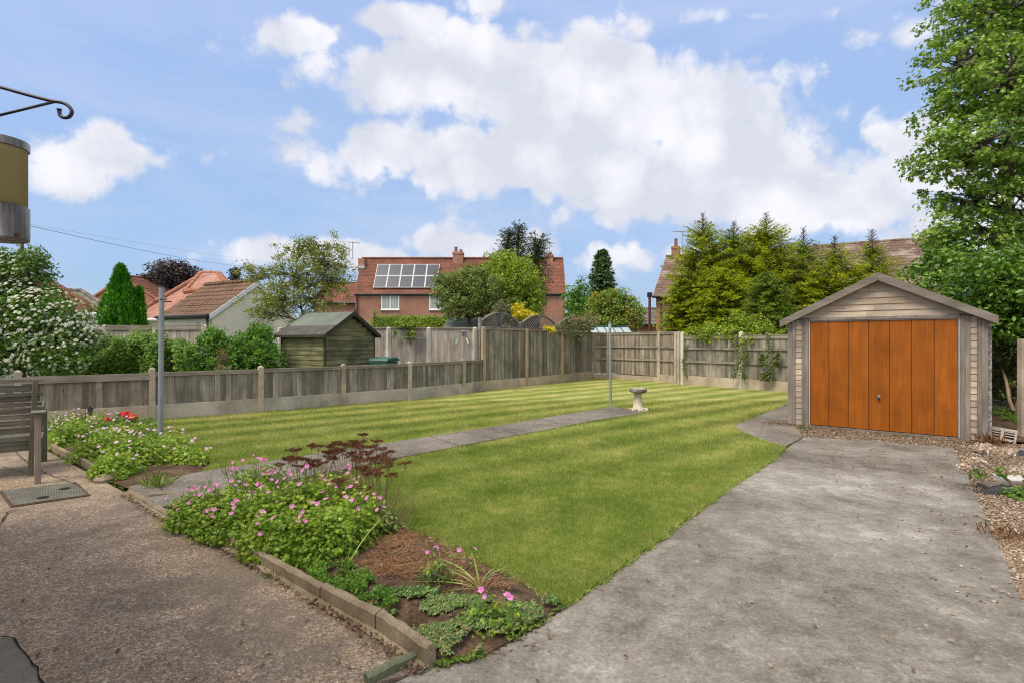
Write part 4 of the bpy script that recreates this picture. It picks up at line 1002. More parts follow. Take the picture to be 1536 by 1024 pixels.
# ================================================================== LINE POSTS, BIRDBATH, BENCH, MANHOLE
def linepost(px, pyb, pyt, rad, label, cross=True, lean=0.0):
    g = G(px, pyb); H = CAMZ + (512 - pyt) / FP * g.y
    r_ = empty('clothes_post', g, 0, label, 'post', 'metal washing line posts'); mb = MB(); mb.tube([(0, 0, -.05), (lean * .5, 0, H / 2), (lean, 0, H)], rad, 16); mb.build('pole', M['steel'], r_, smooth=False)
    c = MB(); c.tube([(lean, 0, H - .005), (lean, 0, H + .022)], rad * 1.08, 16); c.build('cap', M['black'] if cross else M['steel'], r_)
    if cross:
        c = MB(); zc = H - .205; c.tube([(lean - .115, -.02, zc), (lean + .135, .02, zc - .008)], .010, 8); c.tube([(lean + .02, -.07, zc + .02), (lean + .02, .08, zc + .03)], .010, 8); c.build('cleat', M['rust'], r_)
    else:
        c = MB(); c.tube([(lean, 0, H - .14), (lean, 0, H - .04)], rad * 1.25, 12); c.build('collar', M['lead'], r_)
    return r_
linepost(240.5, 672, 431, .036, 'grey metal washing line post with rusty cleat among the left flowers', True, .02)
linepost(916, 609, 484, .030, 'grey metal washing line post at the far end of the path', False, -.02)

bb = empty('birdbath', G(957, 617.5), .3, 'weathered stone birdbath on a column beside the path end', 'birdbath')
m_ = MB(); m_.lathe([(.0, 0), (.17, 0), (.185, .03), (.17, .055), (.125, .085), (.108, .13), (.1, .2), (.088, .3), (.078, .4), (.085, .425)], 24, wob=.08); m_.build('column', M['stone'], bb, smooth=True)
m_ = MB(); m_.lathe([(.0, .425), (.10, .425), (.185, .45), (.195, .475), (.2, .52), (.185, .535), (.165, .53), (.12, .50), (.0, .49)], 28, wob=.12); m_.build('bowl', M['stone_dark'], bb, smooth=True)
m_ = MB(); m_.lathe([(.0, .5), (.155, .507), (.165, .524), (.0, .524)], 24); m_.build('water', M['slab_pale'], bb)
for i, (x, y, sx_, rz) in enumerate(((-.17, -.06, 1.0, .4), (-.08, -.17, .8, 1.2), (.12, -.13, .8, -.5))):
    m_ = MB(); m_.lathe([(0, -.04), (.05, -.025), (.065, .01), (.045, .05), (.0, .065)], 12, c=(x, y, .045), wob=.2); m_.lathe([(0, -.02), (.028, -.01), (.03, .02), (.0, .035)], 8, c=(x - .06, y - .01, .085), wob=.2); m_.build('carved_foot', M['stone'], bb, smooth=True)

# bench seen from behind
bn = empty('garden_bench', G(48, 713), .70, 'weathered slatted wooden bench with its back to the patio', 'bench')
Yb = bn.location.y
def bz(py): return CAMZ + (512 - py) / FP * Yb
x_r = .09; x_l = -1.55
for i, (t_, b_) in enumerate(((568, 573.5), (577, 586), (588, 593), (594.5, 602), (604, 609), (611, 619), (621, 627), (629, 637), (640.5, 650), (653, 660), (661, 675))):
    s_ = MB(); z1 = bz(t_); z0 = bz(b_); s_.obox((x_l, .02 + .003 * i, z0 + uni(-.003, .003)), (x_r - x_l + uni(-.03, .02), 0, uni(-.006, .006)), (0, .02, 0), (0, .004, z1 - z0)); s_.build('back_slat', M['bench'], bn, bevel=.003)
def legm(x0, y0, x1, y1, z1, w_, mat, nm='leg', z0=0):
    s_ = MB(); s_.add([(x0 - w_ / 2, y0, z0), (x0 + w_ / 2, y0, z0), (x0 + w_ / 2, y0 + w_, z0), (x0 - w_ / 2, y0 + w_, z0), (x1 - w_ / 2, y1, z1), (x1 + w_ / 2, y1, z1), (x1 + w_ / 2, y1 + w_, z1), (x1 - w_ / 2, y1 + w_, z1)], [(0, 3, 2, 1), (4, 5, 6, 7), (0, 1, 5, 4), (1, 2, 6, 5), (2, 3, 7, 6), (3, 0, 4, 7)]); return s_.build(nm, M[mat], bn, bevel=.005)
legm(-.015, -.03, .03, -.03, bz(569), .05, 'bench_leg'); legm(-1.5, -.03, -1.45, -.03, bz(569), .05, 'bench_leg')
fx = .07; legm(fx, .85, fx, .85, .69, .10, 'bench_leg'); legm(fx - 1.5, .85, fx - 1.5, .85, .69, .10, 'bench_leg')
nx = .066; legm(nx, -.57, nx, -.55, .78, .055, 'bench_pale')
s_ = MB(); s_.prism([(.06, .1, .80), (.06, .60, .80), (.06, .84, .80), (.06, .94, .745), (.06, .94, .70), (.06, .86, .69), (.06, .1, .69)], (.07, 0, 0)); o_ = s_.build('armrest', M['bench_leg'], bn, bevel=.006); o_.location = (-.03, .04, .0)
s_ = MB(); s_.box(nx - .06, nx + .07, -.62, -.36, .785, .805); s_.build('armrest', M['bench'], bn, bevel=.005)
s_ = MB()
for i in range(5): s_.box(x_l, x_r, .1 + i * .12, .2 + i * .12, .40, .425)
s_.build('seat', M['bench'], bn)
s_ = MB(); s_.box(x_l, x_r, .06, .09, .33, .40); s_.build('seat_rail', M['bench_leg'], bn)

# manhole cover
mc = empty('manhole_cover', G(70, 742), 0, 'rectangular patterned steel manhole cover set in the patio', 'manhole cover')
c4 = [G(14, 762) , G(137, 744), G(112, 724), G(2, 738)]
c4 = [G(16, 762), G(136, 744), G(114, 724), G(-2, 738)]
def manholem():
    k = NT('manhole_plate'); p = k.pos(); w1 = k.n('TexWave', {'Vector': k.mapp(p, (1, 1, 1), rot=(0, 0, .9)), 'Scale': 14.0}, out='Fac'); w2 = k.n('TexWave', {'Vector': k.mapp(p, (1, 1, 1), rot=(0, 0, -.7)), 'Scale': 14.0}, out='Fac')
    h = k.math('MULTIPLY', w1, w2); col = k.ramp(h, [(.1, (.07, .066, .046)), (.6, (.15, .138, .098))]); col = k.mix(k.maprange(k.noise(p, 6, 4), .45, .65, 0, .5), col, (.17, .165, .13))
    return k.done(k.bsdf(col, .75, k.bump(h, .8, .006), .4))
M['manhole'] = manholem()
L0 = mc.location.copy(); c = [p - L0 for p in c4]; cen = sum(c, Vector()) / 4
pl = MB(); pl.prism([cen + (p - cen) * .93 + EZ * .0 for p in c], (0, 0, .020)); pl.build('plate', M['manhole'], mc)
fr_ = MB()
for i in range(4):
    a, b = c[i], c[(i + 1) % 4]; ai, bi = cen + (a - cen) * .95, cen + (b - cen) * .95; fr_.prism([a, b, bi, ai], (0, 0, .016))
fr_.build('frame', M['rust'], mc)
for u_ in (.32, .66):
    hh_ = MB(); p_ = cen + (c[0] - cen) * (.35 if u_ < .5 else -.35) + (c[1] - cen) * .2; hh_.lathe([(0, .021), (.05, .021), (.05, .0235), (0, .0235)], 14, c=(p_.x, p_.y, 0)); hh_.build('lifting_slot', M['dark'], mc)
# ================================================================== HOUSES
def house(name, label, cat, A, B, depth, eave, ridge, brick, tile, over=.3, wins=(), panels=False, gutter=True, rowh=.0, bargemat='white', fasciamat='black', soffit=True):
    """gabled house; A, B: front ground corners left to right as seen from the garden; the ridge runs parallel to A-B"""
    A = Vector(A); B = Vector(B); A.z = B.z = 0; d = (B - A).normalized(); L = (B - A).length
    h = empty(name, A, math.atan2(d.y, d.x), label, cat)
    mb = MB(); mb.prism([(0, 0, 0), (0, 0, eave), (0, depth / 2, ridge - .05), (0, depth, eave), (0, depth, 0)], (L, 0, 0)); mb.build('wall', M[brick], h)
    sl = (ridge - eave) / (depth / 2); rf = None
    n = max(4, int(math.hypot(depth / 2 + over, ridge - eave + sl * over) / .34))
    for sg in (0, 1):
        r_ = MB()
        for i in range(n):
            t0 = i / n; t1 = (i + 1) / n
            y0 = -over + (depth / 2 + over) * t0; y1 = -over + (depth / 2 + over) * t1; z0 = eave - sl * over + (ridge - eave + sl * over) * t0; z1 = eave - sl * over + (ridge - eave + sl * over) * t1
            if sg: y0, y1 = depth - y0, depth - y1
            m = 4 if L > 8 else 1; xs = [-over * .5 + (L + over) * q / m for q in range(m + 1)]
            for q in range(m):
                w0, w1 = [pnoise(Vector((xs[q + e] * .7, i * .5, sg * 5 + A.x))) * .022 for e in (0, 1)]
                pts = [(xs[q], y0, z0 + .085 + w0), (xs[q + 1], y0, z0 + .085 + w1), (xs[q + 1], y1, z1 + .055 + w1), (xs[q], y1, z1 + .055 + w0), (xs[q], y0, z0 + .03), (xs[q + 1], y0, z0 + .03), (xs[q + 1], y1, z1 + .01), (xs[q], y1, z1 + .01)]
                fs = [(0, 1, 2, 3), (4, 7, 6, 5), (0, 4, 5, 1), (1, 5, 6, 2), (2, 6, 7, 3), (3, 7, 4, 0)]
                if sg: fs = [f[::-1] for f in fs]
                r_.add(pts, fs)
        ro = r_.build('roof', M[tile], h); rf = rf or ro
    rd = MB(); x = -over * .5
    while x < L + over * .5 - .1:
        rd.tube([(x, depth / 2, ridge + .05), (min(x + .42, L + over * .5), depth / 2, ridge + .055)], .11, 8); x += .43
    rd.build('ridge_tiles', M[tile], h)
    if gutter:
        for y in (-over - .06, depth + over + .06):
            g_ = MB(); zz = eave - sl * over + .02; g_.tube([(-over * .5, y, zz), (L + over * .5, y, zz)], .06, 8); g_.build('gutter', M[fasciamat], h)
        g_ = MB(); g_.box(-over * .4, L + over * .4, -over + .02, -over + .05, eave - sl * over - .08, eave - sl * over + .03); g_.build('fascia', M[fasciamat], h)
    for xe in (-over * .5 - .03, L + over * .5 + .0):
        b_ = MB(); zz = eave - sl * over
        for yy0, yy1 in ((-over, depth / 2), (depth + over, depth / 2)):
            b_.prism([(xe, yy0, zz - .13), (xe, yy0, zz + .05), (xe, yy1, ridge + .04), (xe, yy1, ridge - .16)], (.03, 0, 0))
        b_.build('barge_board', M[bargemat], h)
    for wv in wins:
        window(h, *wv)
    return h, rf, d, L
def window(h, x, z, w_, hh, lights=2, y=0, cur=True):
    f = MB(); fw = .07
    f.box(x, x + w_, y - .05, y + .0, z, z + fw); f.box(x, x + w_, y - .05, y, z + hh - fw, z + hh); f.box(x, x + fw, y - .05, y, z + fw, z + hh - fw); f.box(x + w_ - fw, x + w_, y - .05, y, z + fw, z + hh - fw)
    for i in range(1, lights): xx = x + w_ * i / lights; f.box(xx - fw / 2, xx + fw / 2, y - .05, y, z + fw, z + hh - fw)
    fo = f.build('window', M['white'], h)
    p = MB(); p.box(x + fw, x + w_ - fw, y - .03, y - .02, z + fw, z + hh - fw); p.build('pane', M['curtain'] if cur else M['glass'], fo)
    s_ = MB(); s_.box(x - .04, x + w_ + .04, y - .1, y - .0, z - .06, z - .003); s_.build('sill', M['white'], fo)
def chimney(par, x, y, z0, z1, wx, wy, pots, brick='brick', potm='pot_clay'):
    c = MB(); c.box(x - wx / 2, x + wx / 2, y - wy / 2, y + wy / 2, z0, z1 - .2); c.box(x - wx / 2 - .04, x + wx / 2 + .04, y - wy / 2 - .04, y + wy / 2 + .04, z1 - .2, z1 - .07); c.box(x - wx / 2 - .0, x + wx / 2 + .0, y - wy / 2, y + wy / 2, z1 - .07, z1)
    o = c.build('chimney', M[brick], par)
    for (dx, hh_) in pots:
        p = MB(); p.lathe([(.0, z1), (.13, z1), (.11, z1 + hh_), (.14, z1 + hh_ + .03), (.1, z1 + hh_ + .03), (.08, z1)], 12, c=(x + dx, y, 0)); p.build('chimney_pot', M[potm], o)
    return o
def aerial(loc, h, label, ax=0.0, n=7, ln=1.2, group='television aerials'):
    r_ = empty('tv_aerial', loc, ax, label, 'aerial', group); m_ = MB(); m_.tube([(0, 0, 0), (0, 0, h)], .025, 6); m_.build('mast', M['steel'], r_)
    m_ = MB(); m_.tube([(-ln * .6, 0, h - .1), (ln * .4, 0, h - .05)], .016, 5)
    for i in range(n):
        x = -ln * .6 + ln * i / (n - 1); l_ = .12 + .22 * (i / (n - 1)); m_.tube([(x, -l_, h - .08), (x, l_, h - .08)], .012, 4)
        m_.tube([(x, 0, h - .08 - l_ * .3), (x, 0, h - .08 + l_ * .3)], .012, 4)
    m_.build('antenna', M['steel'], r_)

# red house with solar panels
hA = P(533, 500, 38.8); hB = P(847.5, 500, 38.8); eave = P(0, 441, 38.8).z + .05
dep = 3.8; rdz = P(0, 389, 40.7).z
h1, rf1, d1, L1 = house('red_brick_house', 'long red brick house carrying solar panels, behind the hedge and the apple tree', 'house', hA, hB, dep, eave, rdz, 'brick', 'tile_red', .08, bargemat='brick', fasciamat='black')
def x1(px, y=0): return (px - 768) / FP * (38.8 + y) - hA.x
for (p0, p1, q0, q1) in ((572, 599, 464.6, 442.3), (644, 671, 464.6, 442.3), (744, 771, 464.6, 442.3)):
    window(h1, x1(p0), P(0, q0, 38.8).z, x1(p1) - x1(p0), P(0, q1, 38.8).z - P(0, q0, 38.8).z, 2)
    window(h1, x1(p0), .9, x1(p1) - x1(p0), 1.2, 2)
sl = (rdz - eave) / (dep / 2); sn = Vector((0, -sl, 1)).normalized(); su = Vector((0, 1, sl)).normalized()
Yp = 1.52; px0 = x1(568.4, Yp); pw = (x1(661.5, Yp) - px0) / 5; 
y0 = .22; tot = (Yp - y0) * math.sqrt(1 + sl * sl)
for r_ in range(2):
    for c_ in range(5):
        o0 = Vector((px0 - .06 + c_ * pw, y0, eave + sl * y0)) + su * (r_ * tot / 2) + sn * .16
        m_ = MB(); m_.obox(o0, (pw - .02, 0, 0), su * (tot / 2 - .03), sn * .03); po = m_.build('solar_panel', M['white'], h1)
        m_ = MB(); m_.obox(o0 + Vector((.028, 0, 0)) + su * .028 + sn * .03, (pw - .076, 0, 0), su * (tot / 2 - .086), sn * .006); m_.build('cells', M['solar'], po)
chimney(rf1, x1(687.5, 1.9), 1.9, rdz - 1.5, P(0, 378.5, 40.7).z, .78, .6, ((-.18, .35), (.2, .15)))
chimney(rf1, x1(824, 1.9), 1.9, rdz - 1.2, P(0, 382.5, 40.7).z, .55, .6, ((0, .1),))
c = MB(); c.box(x1(538, 1.4), x1(547, 1.4), 1.25, 1.8, rdz - 1.1, P(0, 389, 40.4).z); fo = c.build('dormer_stack', M['brick'], rf1); c = MB(); yq = 1.22; c.box(x1(538, 1.4) - .05, x1(547, 1.4) + .05, yq - .02, 1.24, P(0, 403, 40.1).z, P(0, 399, 40.1).z); c.build('flashing', M['lead'], fo)
dp = MB(); dp.tube([(.15, -.1, 0), (.15, -.1, eave - .1)], .05, 8); dp.build('downpipe', M['black'], h1)
aerial(P(529, 388, 40.7), 1.3, 'tall television aerial at the left end of the solar panel roof', .5)
aerial(P(824, 381, 40.7), .95, 'television aerial on the right chimney of the red house', 1.2, ln=1.4)
house('terrace_house', 'red brick house end peeping out left of the solar panel house', 'house', P(470, 500, 46), P(540, 500, 46), 6, P(0, 437.5, 46).z - .9, P(0, 437, 48).z + .8, 'brick', 'tile_red', .2)

# mossy roof house on the right
eL = P(984, 500, 36.2); dd = Vector((13.8, -7, 0)).normalized(); eR = Vector(eL); eR.z = 0; eR = eR + dd * 16.2; eL.z = 0
ev2 = P(0, 444, 36.2).z + .12; dv = Vector((-dd.y, dd.x, 0)); rp = eL + dv * 4.4
rdz2 = P(0, 386, rp.y).z
h2, rf2, d2, L2 = house('brick_house', 'brick house with long mossy tiled roof behind the row of conifers', 'house', eL, eR, 8.8, ev2, rdz2, 'brick', 'tile_mossy', .3, bargemat='brick', fasciamat='black', wins=((.9, .6, 1.2, 1.7, 2), (6, 3.2, 1.6, 1.2, 2), (11, 3.2, 1.6, 1.2, 2)))
chimney(rf2, .55, 4.4, rdz2 - 1.2, rdz2 + .75, .55, .6, ((.0, .55),))
chimney(rf2, 6.3, 4.4, rdz2 - 1.0, rdz2 + 1.0, .95, .7, ((-.2, .25), (.22, .1)), 'brick')
aerial(rp + dd * 1.0 + EZ * (rdz2 + .0), 1.9, 'television aerial beside the left chimney of the mossy roofed house', .2)
dp = MB(); dp.tube([(.35, -.1, 0), (.35, -.1, ev2 - .15)], .05, 8); dp.build('downpipe', M['black'], h2)
# vent pole beside it
g0 = P(974.5, 500, 31); g0.z = 0; vp = empty('telegraph_pole', g0, 0, 'dark thin pole with a small head beside the mossy roofed house', 'pole'); m_ = MB(); m_.tube([(0, 0, 0), (0, 0, P(0, 441, 31).z)], .08, 8); m_.build('pole', M['rust'], vp); m_ = MB(); m_.box(-.13, .13, -.1, .1, P(0, 446, 31).z, P(0, 439, 31).z); m_.box(.1, .5, -.03, .03, P(0, 446, 31).z, P(0, 445, 31).z + .02); m_.build('pole_head', M['black'], vp)
house('far_house', 'small low brick house with a grey roof beyond the back fence', 'house', P(945, 500, 46), P(1000, 500, 46), 6, P(0, 485.5, 46).z, P(0, 464, 49).z, 'brick', 'tile_grey', .25, wins=((.25, 1.9, .5, 1.0, 1),))

# cream outbuilding / bungalow at left
bC = Vector((-11.25, 20.0, 0)); bg = Vector((.48, .877, 0)).normalized(); bs = Vector((-bg.y, bg.x, 0))   # gable goes along bg; side goes along bs
# local x along the ridge: the front (left-facing) wall runs from far left end to corner bC
bA = bC + bs * 3.35
h3, rf3, d3, L3 = house('cream_bungalow', 'cream rendered bungalow with brown tiled roof and white barge board', 'bungalow', bA, bC, 3.7, 2.62, 3.98, 'render', 'tile_brown', .14)
dp = MB(); dp.tube([(L3 - .08, -.12, 0), (L3 - .08, -.12, 2.3), (L3 - .08, -.16, 2.55)], .045, 8); dp.build('downpipe', M['black'], h3)
gv = MB(); gv.box(L3 - .95, L3 - .8, -.02, .0, 2.1, 2.3); gv.build('vent', M['lead'], h3)
# orange tiled hipped house
def hiproof(name, label, pts, ez_, ridge, wallmat, tilemat, ridgemat, inset=.35):
    """pts: 4 ground corners ccw from near-left; ridge: two points with z"""
    pts = [Vector((p[0], p[1], 0)) for p in pts]; base = pts[0].copy(); h = empty(name, base, 0, label, 'house'); q = [p - base for p in pts]; r = [Vector(p) - base for p in ridge]
    cen = sum(q, Vector()) / 4; w_ = MB(); w_.prism([cen + (p - cen) * .94 for p in q], EZ * (ez_ - .02)); w_.build('wall', M[wallmat], h)
    e = [p + EZ * ez_ for p in q]; R_ = MB()
    for f in ([e[0], e[1], r[1], r[0]], [e[1], e[2], r[1]], [e[2], e[3], r[0], r[1]], [e[3], e[0], r[0]]): R_.add(f, [tuple(range(len(f)))])
    R_.add(e, [(3, 2, 1, 0)]); ro = R_.build('roof', M[tilemat], h)
    t = MB()
    for a, b in ((r[0], r[1]), (e[0], r[0]), (e[1], r[1]), (e[2], r[1]), (e[3], r[0])):
        n = max(2, int((b - a).length / .45))
        for i in range(n): t.tube([a.lerp(b, i / n) + EZ * .03, a.lerp(b, (i + .96) / n) + EZ * .05], .13, 8)
    t.build('ridge_tiles', M[ridgemat], h)
    g_ = MB()
    for a, b in ((e[0], e[1]), (e[3], e[0]), (e[1], e[2])): g_.tube([a - EZ * .08, b - EZ * .08], .07, 6)
    g_.build('gutter', M['white'], h)
    return h, ro
h4, ro4 = hiproof('orange_roof_house', 'house with a pale orange hipped tile roof left of the brown roof', [P(192, 500, 30), P(372, 500, 27.5), P(395, 500, 38), P(225, 500, 41)], P(0, 478, 30).z, [P(307, 410, 33.5), P(329, 411, 33.5)], 'render', 'tile_orange', 'ridge_orange')
b4 = h4.location
# cross hip on the near slope
t = MB(); pa = P(301, 412, 32.6) - b4; pb_ = P(277, 440, 30.3) - b4; pc_ = P(303, 437, 29.9) - b4; pd_ = P(345, 432, 29.5) - b4; pe_ = P(327, 412.5, 32.6) - b4
t.add([pb_ + EZ * .05, pc_ + EZ * .05, pa + EZ * .1], [(0, 1, 2)]); t.add([pc_ + EZ * .05, pd_ + EZ * .05, pe_ + EZ * .1, pa + EZ * .1], [(0, 1, 2, 3)]); t.build('cross_gable', M['tile_orange'], h4)
t = MB()
for a, b in ((pa, pb_), (pb_, pc_), (pe_, pd_)):
    n = max(2, int((b - a).length / .45))
    for i in range(n): t.tube([a.lerp(b, i / n) + EZ * .08, a.lerp(b, (i + .96) / n) + EZ * .1], .14, 8)
t.build('hip_tiles', M['ridge_orange'], h4)
window(h4, .6, P(0, 487, 30).z - .6, 1.0, 1.0, 2, .35, False)
house('gable_house', 'orange brick gable and dark red roof with a skylight behind the orange roofed house', 'house', P(236, 500, 44), P(322, 500, 50), 7, P(0, 447, 44).z, P(0, 418, 46.5).z, 'brick_orange', 'tile_red2', .15, bargemat='brick_orange')
sk = bpy.data.objects['gable_house']; 
s_ = MB(); s_.obox((3.0, 2.1, P(0, 447, 44).z + 2.1 * (P(0, 418, 46.5).z - P(0, 447, 44).z) / 3.5 + .16), (1.6, 0, 0), Vector((0, 1.2, 1.2 * (P(0, 418, 46.5).z - P(0, 447, 44).z) / 3.5)), (0, 0, .05)); s_.build('skylight', M['lead'], sk)
# red roof on the far left and grey roof behind it
h5, ro5 = hiproof('red_roof_bungalow', 'bungalow with red tiled hip roof behind the white flowering shrub', [P(-120, 500, 20), P(151, 500, 24.5), P(120, 500, 33), P(-60, 500, 33)], P(0, 468, 24).z, [P(-30, 398, 25.5), P(55, 411, 27.0)], 'render_white', 'tile_red2', 'tile_red2')
fl_ = MB(); fb_ = P(33, 408, 25.5) - h5.location; fl_.tube([fb_, P(33, 350, 25.5) - h5.location], .07, 8); fl_.build('flue', M['rust'], ro5)
hiproof('grey_roof_bungalow', 'grey hipped roof showing just right of the red roofed bungalow', [P(60, 500, 33), P(162, 500, 33), P(150, 500, 41), P(60, 500, 41)], P(0, 462, 33).z, [P(95, 436, 36.5), P(122, 437, 36.5)], 'render_white', 'tile_grey', 'tile_grey')

# greenhouse roof beyond the back fence
gh = empty('greenhouse', P(890, 500, 25.5) * 1, .1, 'greenhouse with green framed glass roof just over the back fence', 'greenhouse'); gh.location.z = 0
gl = MB(); gx = 2.1; 
zr_ = P(0, 490.5, 26.5).z; ze_ = 1.75
gl.prism([(0, 0, .02), (0, 0, ze_), (0, 1.2, zr_), (0, 2.4, ze_), (0, 2.4, .02)], (gx, 0, 0)); gl.build('glazing', M['glass_pale'], gh)
gl = MB()
for i in range(6):
    x = gx * i / 5; gl.tube([(x, -.02, 0), (x, -.02, ze_), (x, 1.2, zr_ + .02), (x, 2.42, ze_), (x, 2.42, 0)], .025, 5)
gl.tube([(0, 1.2, zr_ + .03), (gx, 1.2, zr_ + .03)], .035, 5); gl.tube([(0, -.03, ze_), (gx, -.03, ze_)], .03, 5); gl.build('frame', M['greenhouse_frame'], gh)
shd = empty('outbuilding', P(668, 500, 23) * 1, 0, 'low pale outbuilding roof between the hedge and the trellis', 'shed'); shd.location.z = 0
m_ = MB(); m_.prism([(0, 0, 0), (0, 0, 2.05), (0, 2, 2.6), (0, 2, 0)], (1.9, 0, 0)); m_.build('wall', M['slab'], shd); m_ = MB(); m_.prism([(-.1, -.15, 2.07), (-.1, -.15, 2.13), (-.1, 2.1, 2.74), (-.1, 2.1, 2.68)], (2.1, 0, 0)); m_.build('roof', M['felt'], shd)

# overhead cables
for a, b, sag, lb in ((P(36, 337, 12), P(420, 398, 60), .5, 'thin black overhead cable crossing the sky from behind the wall lamp'), (P(-60, 318, 12), P(600, 400, 70), .8, 'fainter overhead cable sloping beside the black one')):
    c = MB(); c.tube([a.lerp(b, i / 24) - EZ * (sag * 4 * (i / 24) * (1 - i / 24)) for i in range(25)], .007 if sag < .7 else .003, 4); tag(c.build('overhead_cable', M['cable']), lb, 'cable', 'overhead cables')

# the photographer's house: a wall end with lamp and bracket
W0 = Vector((-.75, .676, 0)); WD = Vector((-.775, .632, 0)).normalized(); WN = Vector((.632, .775, 0)).normalized()
hw = empty('near_house', W0, 0, 'brick side of the house beside the camera that carries the lamp', 'house')
m_ = MB(); m_.obox(WD * .5 - EZ * .05, WD * 5, -WN * 4, EZ * 2.45); m_.build('wall', M['brick_near'], hw)
def cylm():
    k = NT('lamp_opal'); return k.done(k.bsdf(k.ramp(k.maprange(k.noise(k.pos(), 6, 4), .3, .7, 0, 1), [(0, (.27, .215, .095)), (1, (.33, .27, .125))]), .45, None, .4))
M['opal'] = cylm()
k = NT('lamp_steel'); nz = k.noise(k.mapp(k.pos(), (22, 22, 3)), 1, 4, .6); M['lampsteel'] = k.done(k.bsdf(k.ramp(nz, [(.35, (.06, .05, .042)), (.5, (.17, .155, .145)), (.62, (.36, .35, .34))]), .38, k.bump(nz, .2, .002), .5, .7))
LC = P(-3, 284, 1.15); lr = .052
lm = empty('wall_lamp', LC, 0, 'cylindrical wall lamp with yellowed shade between steel bands, upper left', 'lamp')
def lz(py): return (284 - py) / FP * 1.15
m_ = MB(); m_.lathe([(lr * .93, lz(345)), (lr * .93, lz(222)), (lr * .96, lz(221))], 40); m_.build('lamp_shade', M['opal'], lm, smooth=True)
m_ = MB(); m_.lathe([(0, lz(212)), (lr * .99, lz(210.5)), (lr, lz(212)), (lr, lz(222)), (lr * .97, lz(223)), (.0, lz(224))], 40); m_.build('top_cap', M['lampsteel'], lm)
m_ = MB(); m_.lathe([(0, lz(359)), (lr * .97, lz(360)), (lr, lz(358)), (lr, lz(309.5)), (lr * .96, lz(308.5)), (0, lz(308.5))], 40); m_.build('base_band', M['lampsteel'], lm)
m_ = MB(); dwl = (W0 - LC); dist = -dwl.dot(WN); m_.tube([-WN * .03 + EZ * lz(335), -WN * dist + EZ * lz(335)], .025, 10); m_.tube([-WN * (dist - .012) + EZ * lz(335), -WN * dist + EZ * lz(335)], .05, 16); m_.build('arm', M['lampsteel'], lm)
m_ = MB(); m_.tube([Vector((lr * .95, -.01, lz(354))), Vector((lr * 1.08, -.012, lz(354)))], .004, 8); m_.build('screw', M['rust'], lm)
# scrolled bracket for a hanging basket
BY = 1.62; bp = [P(*q, BY) for q in ((-110, 92), (-40, 120.5), (0, 131), (30, 139.5), (60, 147.5), (80, 152.3), (92, 154), (101, 158), (107, 165), (107.3, 171), (103, 176), (97, 177), (91, 174.5), (89, 169), (89, 163.5))]
for i, p in enumerate(bp): p += -WN * 0
base_b = bp[0]; hb_ = empty('basket_bracket', base_b, 0, 'black wrought iron hanging basket bracket with curled tip, top left', 'bracket')
m_ = MB(); pts = [p - base_b for p in bp]
def smoothpts(p, n=4):
    out = []
    for i in range(len(p) - 1):
        p0 = p[max(i - 1, 0)]; p1, p2 = p[i], p[i + 1]; p3 = p[min(i + 2, len(p) - 1)]
        for j in range(n):
            t = j / n; out.append(.5 * ((2 * p1) + (p2 - p0) * t + (2 * p0 - 5 * p1 + 4 * p2 - p3) * t * t + (3 * p1 - p0 - 3 * p2 + p3) * t ** 3))
    return out + [p[-1]]
sp = smoothpts(pts); m_.tube(sp, [.0052] * (len(sp) - 3) + [.0055, .0075, .006], 8); m_.build('arm', M['iron'], hb_, smooth=True)
m_ = MB(); m_.tube([P(-110, 206, BY) - base_b, P(0, 173, BY) - base_b, P(84, 152.5, BY) - base_b], .0042, 8); m_.build('brace', M['iron'], hb_, smooth=True)
m_ = MB(); wallp = base_b - WN * ((base_b - W0).dot(WN)); m_.tube([Vector((0, 0, 0)), wallp - base_b], .0052, 8); p2 = P(-110, 206, BY) - base_b; m_.tube([p2, p2 + (wallp - base_b)], .0045, 8); m_.obox(wallp - base_b + p2 * 1.0 - EZ * .05 - WD * .012, WD * .024, WN * .006, EZ * (-(p2.z) + .1)); m_.build('wall_plate', M['iron'], hb_)

# ================================================================== TREES AND SHRUBS
def mass(px, py, Y, rx, ry=None, rz=None):
    """foliage mass: centre seen at px,py at distance Y; radii in photograph pixels, depth in metres"""
    ry = ry or rx; c = P(px, py, Y); a = rx / FP * Y; return (c, (a, rz or (a + ry / FP * Y) / 2, ry / FP * Y))
# big sycamore at right
yb = 15.5
broadleaf('sycamore_tree', 'tall broad leafed tree leaning over the garage from the right edge', 'tree', P(1580, 512, 16.5).xy.to_3d(), [
    mass(1470, 20, yb, 75, 58), mass(1440, 95, yb - .3, 62, 50), mass(1500, 120, yb - 1.2, 70, 60), mass(1432, 160, yb, 50, 42), mass(1412, 235, yb - .4, 56, 42), mass(1470, 215, yb - 1.3, 60, 52), mass(1520, 270, yb - 1.0, 60, 60), mass(1440, 300, yb - .6, 55, 42),
    mass(1410, 355, yb - .8, 40, 30), mass(1480, 350, yb - .6, 60, 40), mass(1550, 60, yb, 90, 80), mass(1600, 180, yb + 1, 120, 110), mass(1560, 350, yb, 70, 50), mass(1640, 40, yb + 1, 110, 110), mass(1700, 220, yb + 1, 110, 120), mass(1500, -60, yb + .5, 80, 60), mass(1590, -80, yb + 1, 110, 80)],
    'l_syc', dens=1.0, cr=.34, per=42, leaf=.125, tmpl=PALM, trunk_r=.28, trunk_top=P(1600, -60, 16.3), shell=.4, surf=.6, gap=.3, twigs=20)
yb = 12.2
